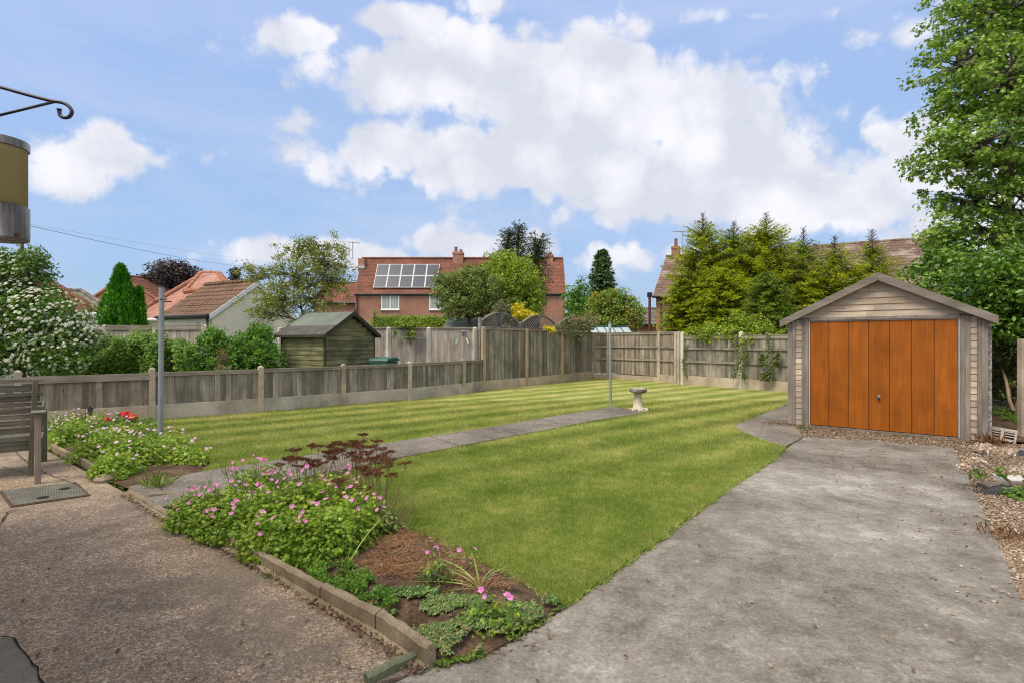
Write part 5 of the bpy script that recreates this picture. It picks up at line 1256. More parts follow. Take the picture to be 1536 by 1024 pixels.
broadleaf('lilac_bush', 'dense dark green bush bulging over the right side of the garage roof', 'bush', P(1540, 512, 12.6).xy.to_3d(), [
    mass(1455, 428, yb, 45, 38), mass(1510, 415, yb - .8, 55, 45), mass(1500, 470, yb - .6, 45, 40), mass(1410, 400, yb + 1.6, 40, 26), mass(1570, 440, yb - .5, 60, 70), mass(1640, 420, yb, 70, 90), mass(1525, 500, yb + .6, 40, 35)],
    'l_lilac', dens=1.5, cr=.26, per=50, leaf=.105, tmpl=OVAL, trunk_r=.09, surf=.7)
yb = 11.5
broadleaf('ivy_thicket', 'dark ivy thicket filling the corner between garage and concrete post', 'shrub', P(1520, 640, 11.5).xy.to_3d(), [mass(1512, 515, 12.0, 30, 38, .5), mass(1550, 530, 11.6, 30, 60, .4), mass(1500, 560, 12.2, 14, 50, .25), mass(1530, 570, 11.7, 14, 46, .25), mass(1620, 540, 11.0, 50, 70, .6)], 'l_ivy', dens=1.0, cr=.22, per=40, leaf=.08, tmpl=OVAL, trunk_r=.05, gap=.3)

# row of leyland cypresses behind the back fence
LG = 'cypress trees in a row behind the back fence'
rows = [(1054, 22.0, 321, 60, 'l_ley', 'leftmost yellow green cypress of the row, tall bare tip', 'full'),
        (1101, 23.0, 333, 68, 'l_ley2', 'second cypress from the left, bluish green with a thin tip', 'full'),
        (1149, 21.5, 321, 68, 'l_ley', 'third cypress of the row, thin leader standing highest beside the mossy roof chimney', 'full'),
        (1205, 22.0, 343, 66, 'l_ley2', 'fourth cypress of the row, green, before the long mossy roof', 'low'),
        (1252, 20.5, 356, 70, 'l_ley', 'fifth cypress of the row, thin yellow tip above the garage left slope', 'low'),
        (1308, 21.0, 346, 64, 'l_ley', 'rightmost sparse cypress whose tip rises over the garage ridge', 'low')]
PF = {'full': lambda t: (1.0 if t < .5 else .3 + .7 * (max(0, .88 - t) / .38) ** .8) if t < .88 else max(.08, .3 * (1 - t) / .12),
      'low': lambda t: (1.0 if t < .48 else .42 + .58 * (max(0, .74 - t) / .26) ** .9) if t < .74 else max(.1, .42 * ((1 - t) / .26) ** .9)}
for i, (px, Y, top, rpx, mt, lb, kd) in enumerate(rows):
    H = P(0, top, Y).z; g = P(px, 512, Y); g.z = 0
    sprayconifer('cypress_tree', lb, 'tree', g, H, rpx / FP * Y, mt, z0=.5, nb=430 if kd == 'full' else 300, leaf=.12, prof=PF[kd], rise=.42, droop=.25, group=LG, bare=.13, fan=5, step=.15, narrow=.15)
# front layer of cypress drooping over the fence
for i, (px, Y, top, rpx, mt, lb) in enumerate([(1022, 21.6, 420, 42, 'l_ley', 'low golden cypress spilling over the back fence left end'), (1085, 20.2, 405, 58, 'l_ley', 'bushy golden cypress low before the others, over the fence middle'), (1150, 19.0, 410, 52, 'l_ley2', 'low green cypress next to the garage eaves')]):
    g = P(px, 512, Y); g.z = 0
    sprayconifer('cypress_shrub', lb, 'tree', g, P(0, top, Y).z, rpx / FP * Y, mt, z0=1.2, nb=300, leaf=.12, prof=lambda t: (1 - t * t) ** .6, rise=.3, droop=.35, group='low cypresses in front of the row', step=.16, fan=5, narrow=.15)
broadleaf('climbing_shrub', 'bright green leafy branches hanging over the ivy-hung back fence', 'shrub', P(1110, 583, 18.1).xy.to_3d(), [mass(1072, 500, 18.7, 40, 14, .5), mass(1118, 486, 18.3, 34, 20, .5), mass(1145, 500, 17.8, 26, 16, .4), mass(1130, 512, 17.6, 22, 8, .3), mass(1100, 500, 18.2, 24, 16, .4), mass(1165, 480, 18.6, 24, 26, .4)], 'l_bright', dens=1.3, cr=.16, per=26, leaf=.07, tmpl=OVAL, trunk_r=.03, surf=.5)
def ivy(label, strands, Yf, n=60):
    """creeper on a fence face: stems with leaves; strands: pixel polylines at a distance"""
    b0 = P(*strands[0][0], Yf(strands[0][0][0])); root = empty('ivy', b0, 0, label, 'climbing plant', 'creepers on the back fence'); T = MB(); C = []
    for s_ in strands:
        pts = [P(x, y, Yf(x)) - b0 for x, y in s_]; pts = smoothpts(pts, 5); T.tube(pts, .008, 5)
        for p in pts:
            for _ in range(max(1, n // len(pts))): C.append(tuple(p + Vector((rnd.gauss(0, .05), rnd.gauss(0, .03), rnd.gauss(0, .06)))))
    T.build('stem', M['bark'], root); C = np.array(C); Nn = nr.normal(size=(len(C), 3)) * .5 + np.array([0, -1, .3]); leafmesh('foliage', C, Nn, .065 * (.6 + .8 * nr.random(len(C))), OVAL, M['l_ivy'], root)
def yf(px):  # a little in front of the right back fence run
    a, b = BF2[0], BF2[-1]; t = ((px - 768) / FP * a.y - a.x) / ((b.x - a.x) - (px - 768) / FP * (b.y - a.y)); return a.y + t * (b.y - a.y) - .1
ivy('thin ivy creeping up beside the double concrete posts', [[(1028, 562), (1027, 540), (1029, 520)]], yf, 110)
ivy('ivy wound around the concrete post left of the garage', [[(1100, 566), (1107, 550), (1112, 535), (1105, 520), (1108, 505)], [(1117, 568), (1114, 552), (1119, 535), (1116, 520)]], yf, 220)
ivy('ivy hanging down the board fence close to the garage wall', [[(1153, 500), (1153, 520), (1151, 540), (1156, 555), (1148, 566)], [(1142, 543), (1143, 533)], [(1163, 545), (1167, 530)], [(1143, 563), (1150, 566), (1157, 560)]], yf, 260)

# trees between the red house and the fences
broadleaf('apple_tree', 'round apple tree covering the right solar panels of the red house', 'tree', P(707, 512, 23.5).xy.to_3d(), [mass(700, 428, 23.5, 34, 24), mass(676, 440, 23.3, 26, 22), mass(728, 440, 23.3, 34, 30), mass(690, 462, 23.0, 28, 20), mass(665, 420, 23.5, 16, 12), mass(745, 465, 23.4, 30, 22), mass(712, 410, 23.8, 20, 14)], 'l_apple', dens=1.4, cr=.27, per=48, leaf=.10, tmpl=OVAL, trunk_r=.13, gap=.1)
broadleaf('bright_green_tree', 'light green leafy tree right of the apple tree, under the dark conifer', 'tree', P(775, 512, 25).xy.to_3d(), [mass(757, 400, 25, 30, 24), mass(778, 422, 24.6, 36, 32), mass(740, 415, 25, 20, 20), mass(752, 440, 24.4, 26, 30), mass(793, 455, 24.4, 24, 28), mass(765, 470, 24, 30, 18), mass(800, 440, 25, 14, 20)], 'l_bright', dens=1.5, cr=.28, per=50, leaf=.10, tmpl=OVAL, trunk_r=.12)
for i, (px, top, rp_, ln, lb) in enumerate([(745, 352, 22, .6, 'dark feathery conifer tip left of its taller neighbour behind the light green tree'), (764, 343, 24, .5, 'tallest dark feathery conifer behind the light green tree'), (778, 366, 38, 1.0, 'dark conifer leaning right towards the end chimney of the red house')]):
    g = P(px, 512, 28); g.z = 0
    sprayconifer('dark_conifer', lb, 'tree', g, P(0, top, 28).z, rp_ / FP * 28, 'l_dark', z0=2.5, nb=280, leaf=.17, prof=lambda t: .9 * max(0, 1 - t) ** .5 + .15, rise=.9, droop=.1, lean=(ln, 0), group='dark conifers behind the light green tree', step=.18, fan=3, narrow=.15)
broadleaf('golden_shrub', 'bright yellow shrub showing over the left trellis arch', 'shrub', P(782, 512, 20.6).xy.to_3d(), [mass(782, 472, 20.6, 14, 8, .4), mass(800, 476, 20.8, 10, 6, .3), mass(776, 463, 20.7, 7, 6, .25)], 'l_yellow', dens=1.5, cr=.14, per=40, leaf=.06, tmpl=OVAL, trunk_r=.02, surf=.5)
broadleaf('golden_shrub', 'small yellow spray hanging over the top edge of the tall fence', 'shrub', P(823, 512, 20.0).xy.to_3d() + EZ * 1.9, [mass(823, 494, 19.9, 10, 4, .2), mass(829, 497, 19.8, 5, 4, .15)], 'l_yellow', dens=1.5, cr=.1, per=40, leaf=.05, tmpl=OVAL, trunk_r=.015, surf=.5)
broadleaf('climber_bush', 'tangled grey green climber mounded on the end of the tall fence', 'shrub', P(868, 512, 22.0).xy.to_3d(), [mass(868, 486, 21.6, 24, 13, .5), mass(845, 494, 20.6, 12, 10, .3), mass(868, 502, 21.3, 9, 6, .25), mass(885, 482, 22.5, 14, 12, .4)], 'l_climb', dens=1.4, cr=.2, per=44, leaf=.075, tmpl=OVAL, trunk_r=.03, surf=.5)
broadleaf('bronze_shrub', 'pale bronze tufted shrub rising behind the first trellis arch', 'shrub', P(752, 512, 21.5).xy.to_3d(), [mass(753, 462, 21.5, 12, 9, .4), mass(748, 470, 21.5, 14, 6, .4)], 'l_climb', dens=1.3, cr=.16, per=30, leaf=.06, tmpl=OVAL, trunk_r=.02)
# conifer and trees beyond the corner
g = P(903, 512, 34); g.z = 0
sprayconifer('spruce_tree', 'blue green pointed conifer standing alone in the gap between the houses', 'tree', g, P(0, 377, 34).z, 31 / FP * 34, 'l_blue', z0=1.0, nb=560, leaf=.26, prof=lambda t: min(1, .98 * ((1 - t) ** .55) + .05), rise=.15, droop=.25, step=.2, fan=4, narrow=.28)
broadleaf('field_tree', 'narrow green tree just left of the blue green conifer', 'tree', P(862, 512, 32).xy.to_3d(), [mass(855, 450, 32, 10, 20), mass(870, 445, 32.5, 13, 24), mass(862, 475, 31.5, 18, 20), mass(880, 470, 32, 14, 24)], 'l_privet', dens=1.3, cr=.3, per=40, leaf=.12, tmpl=OVAL, trunk_r=.1)
broadleaf('round_tree', 'rounded green tree with reddish shoots above the greenhouse', 'tree', P(918, 512, 28).xy.to_3d(), [mass(905, 458, 28, 24, 22), mass(928, 456, 28, 22, 22), mass(948, 472, 27.6, 18, 22), mass(895, 478, 27.8, 20, 14), mass(922, 482, 27.5, 28, 12)], 'l_round', dens=1.5, cr=.3, per=50, leaf=.115, tmpl=OVAL, trunk_r=.13)
hedge('clipped_hedge', 'neatly clipped green hedge under the windows of the red house', 'hedge', [P(560, 512, 27).xy.to_3d(), P(625, 512, 27).xy.to_3d(), P(700, 512, 27).xy.to_3d()], 1.2, P(0, 477.5, 27).z, 'l_clip', leaf=.08, dens=1700, lump=.02)
g = P(562, 512, 22); g.z = 0
sprayconifer('golden_conifer', 'small yellow green conifer tip behind the shed roof', 'tree', g, P(0, 465, 22).z, .35, 'l_bright', z0=1, nb=70, leaf=.08, narrow=.2)
broadleaf('vine', 'yellow green creeper trailing over the pale board fence', 'climbing plant', P(616, 512, 17.0).xy.to_3d() + EZ * 1.6, [mass(606, 489, 17.0, 11, 4, .12), mass(622, 488, 16.95, 8, 4, .12), mass(611, 505, 16.95, 3, 12, .06), mass(620, 503, 16.93, 4, 13, .06), mass(592, 500, 16.95, 2, 6, .05), mass(598, 486, 17.1, 6, 3, .1)], 'l_vine', dens=1.5, cr=.07, per=16, leaf=.055, tmpl=OVAL, trunk_r=.012, surf=.4)
# sparse tree behind the shed
broadleaf('sparse_tree', 'thin leaved tree with many bare twigs behind the green shed', 'tree', P(455, 512, 19).xy.to_3d(), [mass(440, 410, 19, 50, 38), mass(490, 395, 19, 42, 42), mass(455, 375, 19, 28, 22), mass(420, 450, 18.6, 50, 32), mass(475, 445, 18.8, 46, 34), mass(505, 420, 19.4, 26, 28), mass(385, 412, 19, 26, 12), mass(370, 400, 19, 8, 10), mass(398, 470, 18.3, 26, 22), mass(468, 372, 19, 14, 18), mass(505, 372, 19.2, 16, 10)], 'l_olive', dens=1.35, cr=.26, per=40, leaf=.07, tmpl=OVAL, trunk_r=.06, gap=.25, twigs=30, surf=.45, shell=.3)
# thuja
g = P(181, 512, 18.6); g.z = 0
def thuja(label, g, H, Rm, n=15000):
    root = empty('thuja_tree', g, 0, label, 'tree', None); T = MB(); T.tube([(0, 0, -.05), (0, 0, H * .9)], [.09, .01], 8); T.build('trunk', M['bark_red'], root)
    t = nr.random(n) ** .8; az = nr.random(n) * 2 * math.pi; z = H * t
    base = Rm * np.clip((1 - t), 0, 1) ** .78 * (1 + .0 * t)
    lump = np.array([1 + .34 * pnoise(Vector((math.cos(a) * 3, math.sin(a) * 3, zz * 1.8))) + .26 * pnoise(Vector((math.cos(a) * 8, math.sin(a) * 8, zz * 4))) for a, zz in zip(az, z)])
    r = base * lump * (.72 + .32 * nr.random(n)); C = np.stack([np.cos(az) * r, np.sin(az) * r, z], 1)
    T_ = np.stack([np.cos(az) * .45, np.sin(az) * .45, np.ones(n)], 1) + nr.normal(size=(n, 3)) * .25
    Nn = np.stack([np.cos(az), np.sin(az), np.zeros(n)], 1) + nr.normal(size=(n, 3)) * .7
    leafmesh('foliage', C, Nn, .17 * (.5 + .9 * nr.random(n)), [(x * 1.3, y, zz) for x, y, zz in NEEDLE], M['l_thuja'], root, T=T_)
thuja('bright green cone shaped conifer left of the orange roof', g, P(0, 402, 18.6).z, 1.12, 19000)
g = P(209, 512, 18.9); g.z = 0; thuja('small rounded conifer at the right foot of the bright green cone', g, P(0, 434, 18.9).z, .42, 5000)
broadleaf('copper_beech', 'dark purple leaved beech rising behind the orange roofs', 'tree', P(252, 512, 48).xy.to_3d(), [mass(255, 418, 48, 36, 24), mass(230, 430, 48, 22, 18), mass(280, 415, 48, 20, 16), mass(225, 448, 48, 18, 22), mass(268, 404, 48, 18, 10)], 'l_beech', dens=1.4, cr=.55, per=60, leaf=.22, tmpl=OVAL, trunk_r=.3)
broadleaf('copper_beech', 'small dark red tree just right of the orange hip roof', 'tree', P(352, 512, 40).xy.to_3d(), [mass(353, 415, 40, 5, 14, .5)], 'l_beech', dens=1.6, cr=.3, per=40, leaf=.16, tmpl=OVAL, trunk_r=.1)
broadleaf('far_trees', 'low dark trees far behind the red roofed bungalow', 'tree', P(105, 512, 60).xy.to_3d(), [mass(110, 448, 60, 18, 9), mass(140, 462, 60, 20, 10)], 'l_dark', dens=1, cr=.6, per=40, leaf=.3, trunk_r=.2)
# hedge and shrubs behind the low fence at left
hedge('hedge', 'long loose green hedge behind the low fence, under the pale fence', 'hedge', [P(60, 512, 13.2).xy.to_3d(), P(130, 512, 13.6).xy.to_3d(), P(200, 512, 13.8).xy.to_3d(), P(262, 512, 13.9).xy.to_3d(), P(300, 512, 14.2).xy.to_3d()], 1.4, [1.75, 1.50, 1.62, 1.62, 1.25], 'l_hedge', leaf=.07, dens=2300, lump=.3, tmpl=OVAL)
broadleaf('green_shrub', 'upright green shrub with brown dead patch between hedge and shed', 'shrub', P(328, 512, 14.2).xy.to_3d(), [mass(322, 520, 14.2, 22, 28), mass(330, 548, 14.0, 30, 22), mass(318, 500, 14.4, 12, 10), mass(345, 530, 14.3, 18, 20)], 'l_privet', dens=2.0, cr=.16, per=46, leaf=.065, tmpl=OVAL, trunk_r=.05)
broadleaf('green_shrub', 'rounded glossy green shrub touching the left wall of the shed', 'shrub', P(388, 512, 14.2).xy.to_3d(), [mass(382, 520, 14.2, 28, 28), mass(398, 540, 14.0, 24, 26), mass(366, 545, 14.0, 24, 24), mass(390, 500, 14.4, 16, 12)], 'l_privet', dens=2.0, cr=.16, per=46, leaf=.065, tmpl=OVAL, trunk_r=.05)
broadleaf('dead_patch', 'brown dead twiggy bush between the two green shrubs', 'shrub', P(338, 512, 13.4).xy.to_3d(), [mass(333, 536, 13.5, 9, 12, .15)], 'l_dead', dens=1.2, cr=.1, per=20, leaf=.04, trunk_r=.02, twigs=20)
broadleaf('lavender_plant', 'small mauve flowered plant peeping over the low fence', 'plant', P(333, 512, 13.2).xy.to_3d(), [mass(335, 553, 13.1, 12, 6, .15)], 'l_climb', dens=1.2, cr=.07, per=20, leaf=.04, trunk_r=.01)

# white flowering shrub
Yw = 11.6
ws = broadleaf('flowering_shrub', 'large shrub covered in white blossom at the left edge', 'shrub', P(40, 512, Yw).xy.to_3d(), [mass(35, 470, Yw, 50, 45), mass(75, 480, Yw - .1, 52, 42), mass(105, 500, Yw, 34, 26), mass(25, 420, Yw + .2, 40, 40), mass(40, 395, Yw + .2, 20, 24), mass(-30, 450, Yw, 60, 80), mass(20, 525, Yw - .3, 60, 36), mass(90, 530, Yw - .3, 46, 30), mass(-40, 530, Yw, 60, 50), mass(58, 400, Yw + .1, 8, 28, .3), mass(5, 395, Yw + .1, 10, 20, .3)],
    'l_white', dens=1.35, cr=.2, per=50, leaf=.065, tmpl=OVAL, trunk_r=.08, surf=.75)
def blossoms(par, masses_, n, leafsz, mat, zmin=-9):
    base = par.location; C = []; Nn = []
    for (c, rr), k_ in masses_:
        d_ = unit(k_); d_[:, 1] = np.where(nr.random(k_) < .7, -np.abs(d_[:, 1]), d_[:, 1]); p = np.array(c) + d_ * np.array(rr) * (1.0 + .1 * nr.random((k_, 1)))
        C.append(p - np.array(base)); Nn.append(d_ + np.array([0, -.3, .5]))
    return np.concatenate(C), np.concatenate(Nn)
wm = [(mass(35, 470, Yw, 56, 48), 230), (mass(75, 480, Yw - .1, 58, 45), 260), (mass(108, 500, Yw, 38, 28), 150), (mass(25, 420, Yw + .2, 42, 42), 90), (mass(-30, 450, Yw, 62, 82), 120), (mass(20, 525, Yw - .3, 64, 38), 190), (mass(90, 530, Yw - .3, 50, 32), 80)]
BC, BN = blossoms(ws, wm, 0, 0, None)
# each truss: a small flat cluster of florets
def truss_mesh(nf=9, r=.04, fs=.03, mat='petal_white'):
    me_c = []; me_n = []
    for i in range(nf):
        a = i * 2.4; q = r * math.sqrt((i + .5) / nf); me_c.append((q * math.cos(a), q * math.sin(a), .012 - q * q * 4)); me_n.append((math.cos(a) * q * 9, math.sin(a) * q * 9, 1))
    o = leafmesh('blossom', me_c, me_n, np.full(nf, fs), PALM, M[mat]); return o
tr = truss_mesh(); first = True
order = np.argsort(BC[:, 1])[:]; pick = set(order[:: max(1, len(order) // 100)][:100])
restC = []; restN = []
for i in range(len(BC)):
    nv = Vector(BN[i]).normalized(); rot = nv.to_track_quat('Z', 'Y').to_euler()
    if i in pick:
        o = tr if first else tr.copy()
        if not first: COL.objects.link(o)
        first = False; o.parent = ws; o.location = BC[i]; o.rotation_euler = rot; s_ = uni(.6, 1.1); o.scale = (s_, s_, s_)
    else:
        q = nv.to_track_quat('Z', 'Y')
        for j in range(9):
            a = j * 2.4; rr = .03 * math.sqrt((j + .5) / 9); v = q @ Vector((rr * math.cos(a), rr * math.sin(a), .01)); restC.append(tuple(Vector(BC[i]) + v)); restN.append(tuple(nv + v * 9))
o = leafmesh('small_blossoms', restC, restN, .024 * (.7 + .6 * nr.random(len(restC))), PALM, M['petal_white'], ws); o['kind'] = 'stuff'

# ================================================================== FLOWER BEDS
def palmleaf():
    out = []
    for i in range(14):
        a = 2 * math.pi * i / 14; r = .5 if i % 2 == 0 else .19
        if i == 7: r = .12
        if i in (6, 8): r = .34
        out.append((r * math.sin(a), r * math.cos(a), .06 if i % 2 else -.05))
    return out
GLEAF = palmleaf()
def petalflower(mat, name='flower', r=.017):
    mb = MB()
    for i in range(5):
        a = 2 * math.pi * i / 5; ca, sa = math.cos(a), math.sin(a)
        def q(u, v, z): return (u * ca - v * sa, u * sa + v * ca, z)
        mb.add([q(.001, 0, 0), q(r * .6, -r * .42, .003), q(r * 1.05, -r * .3, .006), q(r * 1.0, 0, .004), q(r * 1.05, r * .3, .006), q(r * .6, r * .42, .003)], [(0, 1, 2, 3, 4, 5)])
    return mb.build(name, M[mat])
def geranium(label, g, rx, ry, h, nl, flowers, petal, group, leaf=.06, fmesh=None, rz=0):
    g = Vector((g.x, g.y, .03)); root = empty('geranium_clump', g, rz, label, 'flowers', group)
    # leaves: crowded on an uneven dome, more inside
    d_ = unit(nl); d_[:, 2] = np.abs(d_[:, 2]) * 1.1 - .12
    lum = np.array([1 + .28 * pnoise(Vector(x) * 2.6 + g * 3) + .18 * pnoise(Vector(x) * 6 + g) for x in d_])
    rr = (.55 + .48 * nr.random(nl) ** .6) * lum
    C = d_ * np.array([rx, ry, h]) * rr[:, None]; C[:, 2] = np.maximum(C[:, 2], .01)
    Nn = d_ * .8 + np.array([0, 0, .75]) + nr.normal(size=(nl, 3)) * .6
    C += nr.normal(size=(nl, 3)) * .018; C[:, 2] = np.maximum(C[:, 2], .01)
    T = MB()
    for i in range(0, nl, 9):
        p = Vector(C[i]); T.tube([Vector((p.x * .35, p.y * .35, 0)), Vector((p.x * .7, p.y * .7, p.z * .6)), p], [.003, .0025, .0015], 4, cap=False)
    leafmesh('foliage', C, Nn, leaf * (.5 + .75 * nr.random(nl)), GLEAF, M['l_ger'], root)
    for i in range(int(flowers * .8)):
        a = uni(0, 6.28); q = rnd.random() ** .5; b0 = Vector((math.cos(a) * q * rx * .8, math.sin(a) * q * ry * .8, h * .6)); e = b0 + Vector((math.cos(a) * .06, math.sin(a) * .06, h * uni(.35, .62))); T.tube([b0, b0.lerp(e, .6), e], [.0016, .0014, .001], 4, cap=False)
        for sg in (-1, 1, .3): T.tube([b0.lerp(e, .7), e + Vector((sg * .022, uni(-.02, .02), uni(-.01, .012)))], [.0012, .0016], 3)
    for i in range(flowers):
        a = uni(0, 2 * math.pi); q = math.sqrt(rnd.random()) * .98
        x, y = math.cos(a) * q * rx, math.sin(a) * q * ry; z = h * math.sqrt(max(0, 1 - q * q * .8)) * uni(.95, 1.1) + uni(.02, .08)
        p = Vector((x * 1.05, y * 1.05, z)); T.tube([Vector((x * .5, y * .5, z * .3)), Vector((x * .9, y * .9, z * .75)), p - EZ * .002], [.0018, .0015, .0012], 4, cap=False)
        o = fmesh.copy(); COL.objects.link(o); o.parent = root; o.location = p; tv = Vector((uni(-.6, .6), uni(-1.0, .1), uni(.5, 1))); o.rotation_euler = tv.to_track_quat('Z', 'Y').to_euler(); s_ = uni(.75, 1.2); o.scale = (s_,) * 3
    T.build('stem', M['stem'], root)
    return root
fm1 = petalflower('petal_pink'); fm2 = petalflower('petal_pale', r=.019)
GR = 'pink geranium clumps in the right bed'
cl_ = [((290, 786), .22, .20, .24, 520, 9, 'small geranium clump at the path end of the right bed'),
       ((335, 800), .26, .22, .34, 900, 12, 'geranium clump second from the path end, many pink flowers'),
       ((400, 812), .28, .24, .37, 1100, 10, 'geranium clump spilling over the kerb stones'),
       ((385, 768), .34, .30, .40, 1100, 20, 'geranium clump with the densest pink flowers beside the path'),
       ((455, 800), .30, .28, .42, 1200, 10, 'geranium clump in the middle of the right bed'),
       ((445, 838), .24, .20, .30, 900, 5, 'low geranium clump hanging over the kerb above the patio'),
       ((500, 838), .26, .24, .36, 1100, 8, 'geranium clump before the dried stonecrop heads, paler leaves'),
       ((535, 815), .24, .24, .38, 1000, 8, 'geranium clump growing through the dried brown stems'),
       ((345, 812), .22, .16, .24, 520, 4, 'low geranium clump drooping over the kerb at the patio edge'),
       ((398, 836), .20, .15, .24, 520, 3, 'low geranium clump whose leaves touch the patio'),
       ((283, 795), .16, .14, .18, 300, 4, 'outlying geranium sprigs over the kerb nearest the path'),
       ((500, 785), .30, .3, .42, 900, 9, 'geranium clump behind, between path and dried heads')]
for (px, rx, ry, h, nl, nf, lb) in cl_: geranium(lb, G(*px), rx, ry, h, int(nl * 2.3), int(nf * 1.35), None, GR, .046, fm1)
GL = 'pale pink geranium clumps in the left bed'
cl2 = [((112, 668), .42, .4, .34, 800, 14, 'pale geranium clump right behind the bench'), ((135, 660), .5, .5, .36, 900, 16, 'pale geranium clump near the low fence corner'), ((160, 690), .42, .36, .36, 1000, 15, 'pale geranium clump at the front kerb of the left bed'),
       ((205, 700), .42, .36, .36, 1100, 12, 'pale geranium clump before the grey line post'), ((190, 672), .5, .45, .36, 1000, 16, 'pale geranium clump below the red roses'), ((245, 690), .42, .34, .34, 1000, 12, 'pale geranium clump around the foot of the line post'),
       ((283, 697), .28, .24, .2, 500, 6, 'thin geranium clump where the left bed meets the lawn'), ((175, 716), .3, .22, .24, 700, 4, 'low geranium clump beside the broken concrete lump'), ((100, 650), .45, .45, .3, 700, 14, 'pale geranium clump farthest left under the fence')]
for (px, rx, ry, h, nl, nf, lb) in cl2: geranium(lb, G(*px), rx, ry, h, int(nl * 1.75), int(nf * 1.3), None, GL, .054, fm2)
# isolated plant in the bare soil
geranium('straggly geranium with two pink flowers in the bare soil', G(660, 880), .14, .12, .2, 90, 3, None, GR, .045, fm1)
geranium('pink flowered geranium among the stonecrop by the driveway', G(735, 945), .2, .14, .14, 200, 4, None, GR, .045, fm1)
geranium('lone tall geranium sprig with a pink flower before the lawn edge', G(705, 868), .07, .07, .17, 50, 1, None, GR, .04, fm1)
for f_ in (fm1, fm2):
    bpy.data.objects.remove(f_)
# red roses
rs_ = broadleaf('rose_bush', 'small rose with two red blooms among the pale geraniums', 'flowers', G(192, 664), [(G(192, 664) + EZ * .22, (.3, .25, .22))], 'l_privet', dens=1.2, cr=.08, per=18, leaf=.045, tmpl=OVAL, trunk_r=.01)
for dx, dz, s_, dy in ((-.04, .44, 1.5, 0), (.13, .40, 1.6, -.08), (-.32, .36, .9, 0)):
    c_ = unit(26); c_[:, 2] = np.abs(c_[:, 2]); o = leafmesh('rose_bloom', c_ * .05 * s_ * (.4 + .6 * nr.random((26, 1))), c_ + np.array([0, 0, .6]), np.full(26, .055 * s_), OVAL, M['petal_red'], rs_); o.location = (dx, dy, dz)
# dried sedum heads
def sedumplant(label, g, n, spread, h, group):
    g = Vector((g.x, g.y, .04)); root = empty('dried_stonecrop', g, 0, label, 'plant', group)
    for i in range(n):
        a = uni(0, 6.28); q = math.sqrt(rnd.random()) * spread; x, y = math.cos(a) * q, math.sin(a) * q; H = h * uni(.75, 1.08); bx, by = x * .45, y * .45
        T = MB(); lean = Vector((x + uni(-.03, .05), y, H)); pts = [Vector((bx, by, 0)), Vector((bx, by, 0)).lerp(lean, .5) + Vector((uni(-.02, .02), uni(-.02, .02), .02)), lean]; T.tube(pts, [.0035, .003, .0022], 5)
        nb_ = rnd.randrange(5, 9); C = []
        R0 = uni(.035, .065)
        for k_ in range(nb_):
            b = k_ * 2.4; rr = R0 * math.sqrt((k_ + .6) / nb_); e = lean + Vector((rr * math.cos(b), rr * math.sin(b), uni(.012, .03))); T.tube([lean - EZ * .035, e], [.0018, .0012], 3, cap=False)
            for _ in range(62): C.append(tuple(e + Vector((rnd.gauss(0, .011), rnd.gauss(0, .011), rnd.gauss(0, .0042)))))
        st_ = T.build('stem', M['stem_dry'], root)
        leafmesh('flower_head', C, nr.normal(size=(len(C), 3)) + np.array([0, 0, .5]), .011 * (.6 + .8 * nr.random(len(C))), RHOMB, M['sedumhead'], st_)
SG = 'dried brown stonecrop plants'
sedumplant('dried stonecrop stems with flat brown heads, left group beside the path', G(468, 770), 20, .27, .50, SG)
sedumplant('dried stonecrop with the thickest brown heads, standing tallest', G(535, 768), 24, .28, .58, SG)
sedumplant('dried stonecrop leaning out over the lawn edge, long bare stems', G(572, 785), 20, .28, .54, SG)
sedumplant('short dried stonecrop with a few heads among the geraniums', G(530, 800), 7, .12, .38, SG)
bt = MB()
for i in range(38):
    b0 = G(575, 805) + Vector((rnd.gauss(0, .08), rnd.gauss(0, .08), .03)); e = b0 + Vector((uni(-.05, .22), uni(-.12, .12), uni(.15, .42))); bt.tube([b0, b0.lerp(e, .5) + Vector((uni(-.03, .03), 0, .02)), e], [.0022, .002, .001], 4)
o = bt.build('bare_stems', M['stem_dry'], offset=G(575, 805)); o.location = G(575, 805); tag(o, 'tuft of bare dry stems leaning over the edge of the lawn', 'plant')
broadleaf('grey_leaved_plant', 'blue green leafy shoots at the foot of the dried stonecrop', 'plant', G(580, 815), [(G(575, 810) + EZ * .13, (.13, .12, .13))], 'l_sedum', dens=1.0, cr=.05, per=14, leaf=.035, tmpl=OVAL, trunk_r=.004)
# creeping stonecrop, stuff
bed_r = [p for p in refine(bed, .05, 0)]
C = []; Nn = []
poly_s = g2((590, 905), (560, 898), (600, 945), (645, 975), (660, 992), (713, 988), (750, 965), (800, 940), (838, 915), (832, 905), (790, 922), (740, 918), (690, 915), (640, 900))
xs = [p.x for p in poly_s]; ys = [p.y for p in poly_s]
cnt = 0
while cnt < 1500:
    x, y = uni(min(xs), max(xs)), uni(min(ys), max(ys))
    if not inside(x, y, poly_s) or pnoise(Vector((x * 6, y * 6, 0))) < -.08: continue
    cnt += 1; dd_ = min(math.hypot(p_.x - x, p_.y - y) for p_ in bed_r); z = .02 + .05 * min(1, dd_ / .2) + uni(0, .025); r_ = uni(.008, .017)
    for k_ in range(9):
        a = k_ * 2.4; C.append((x + math.cos(a) * r_ * (.3 + k_ / 11), y + math.sin(a) * r_ * (.3 + k_ / 11), z + .012 - k_ * .001)); Nn.append((math.cos(a) * .8, math.sin(a) * .8, 1))
tag(leafmesh('creeping_stonecrop', C, Nn, .0165 * (.6 + .8 * nr.random(len(C))), OVAL, M['l_sedum']), kind='stuff')
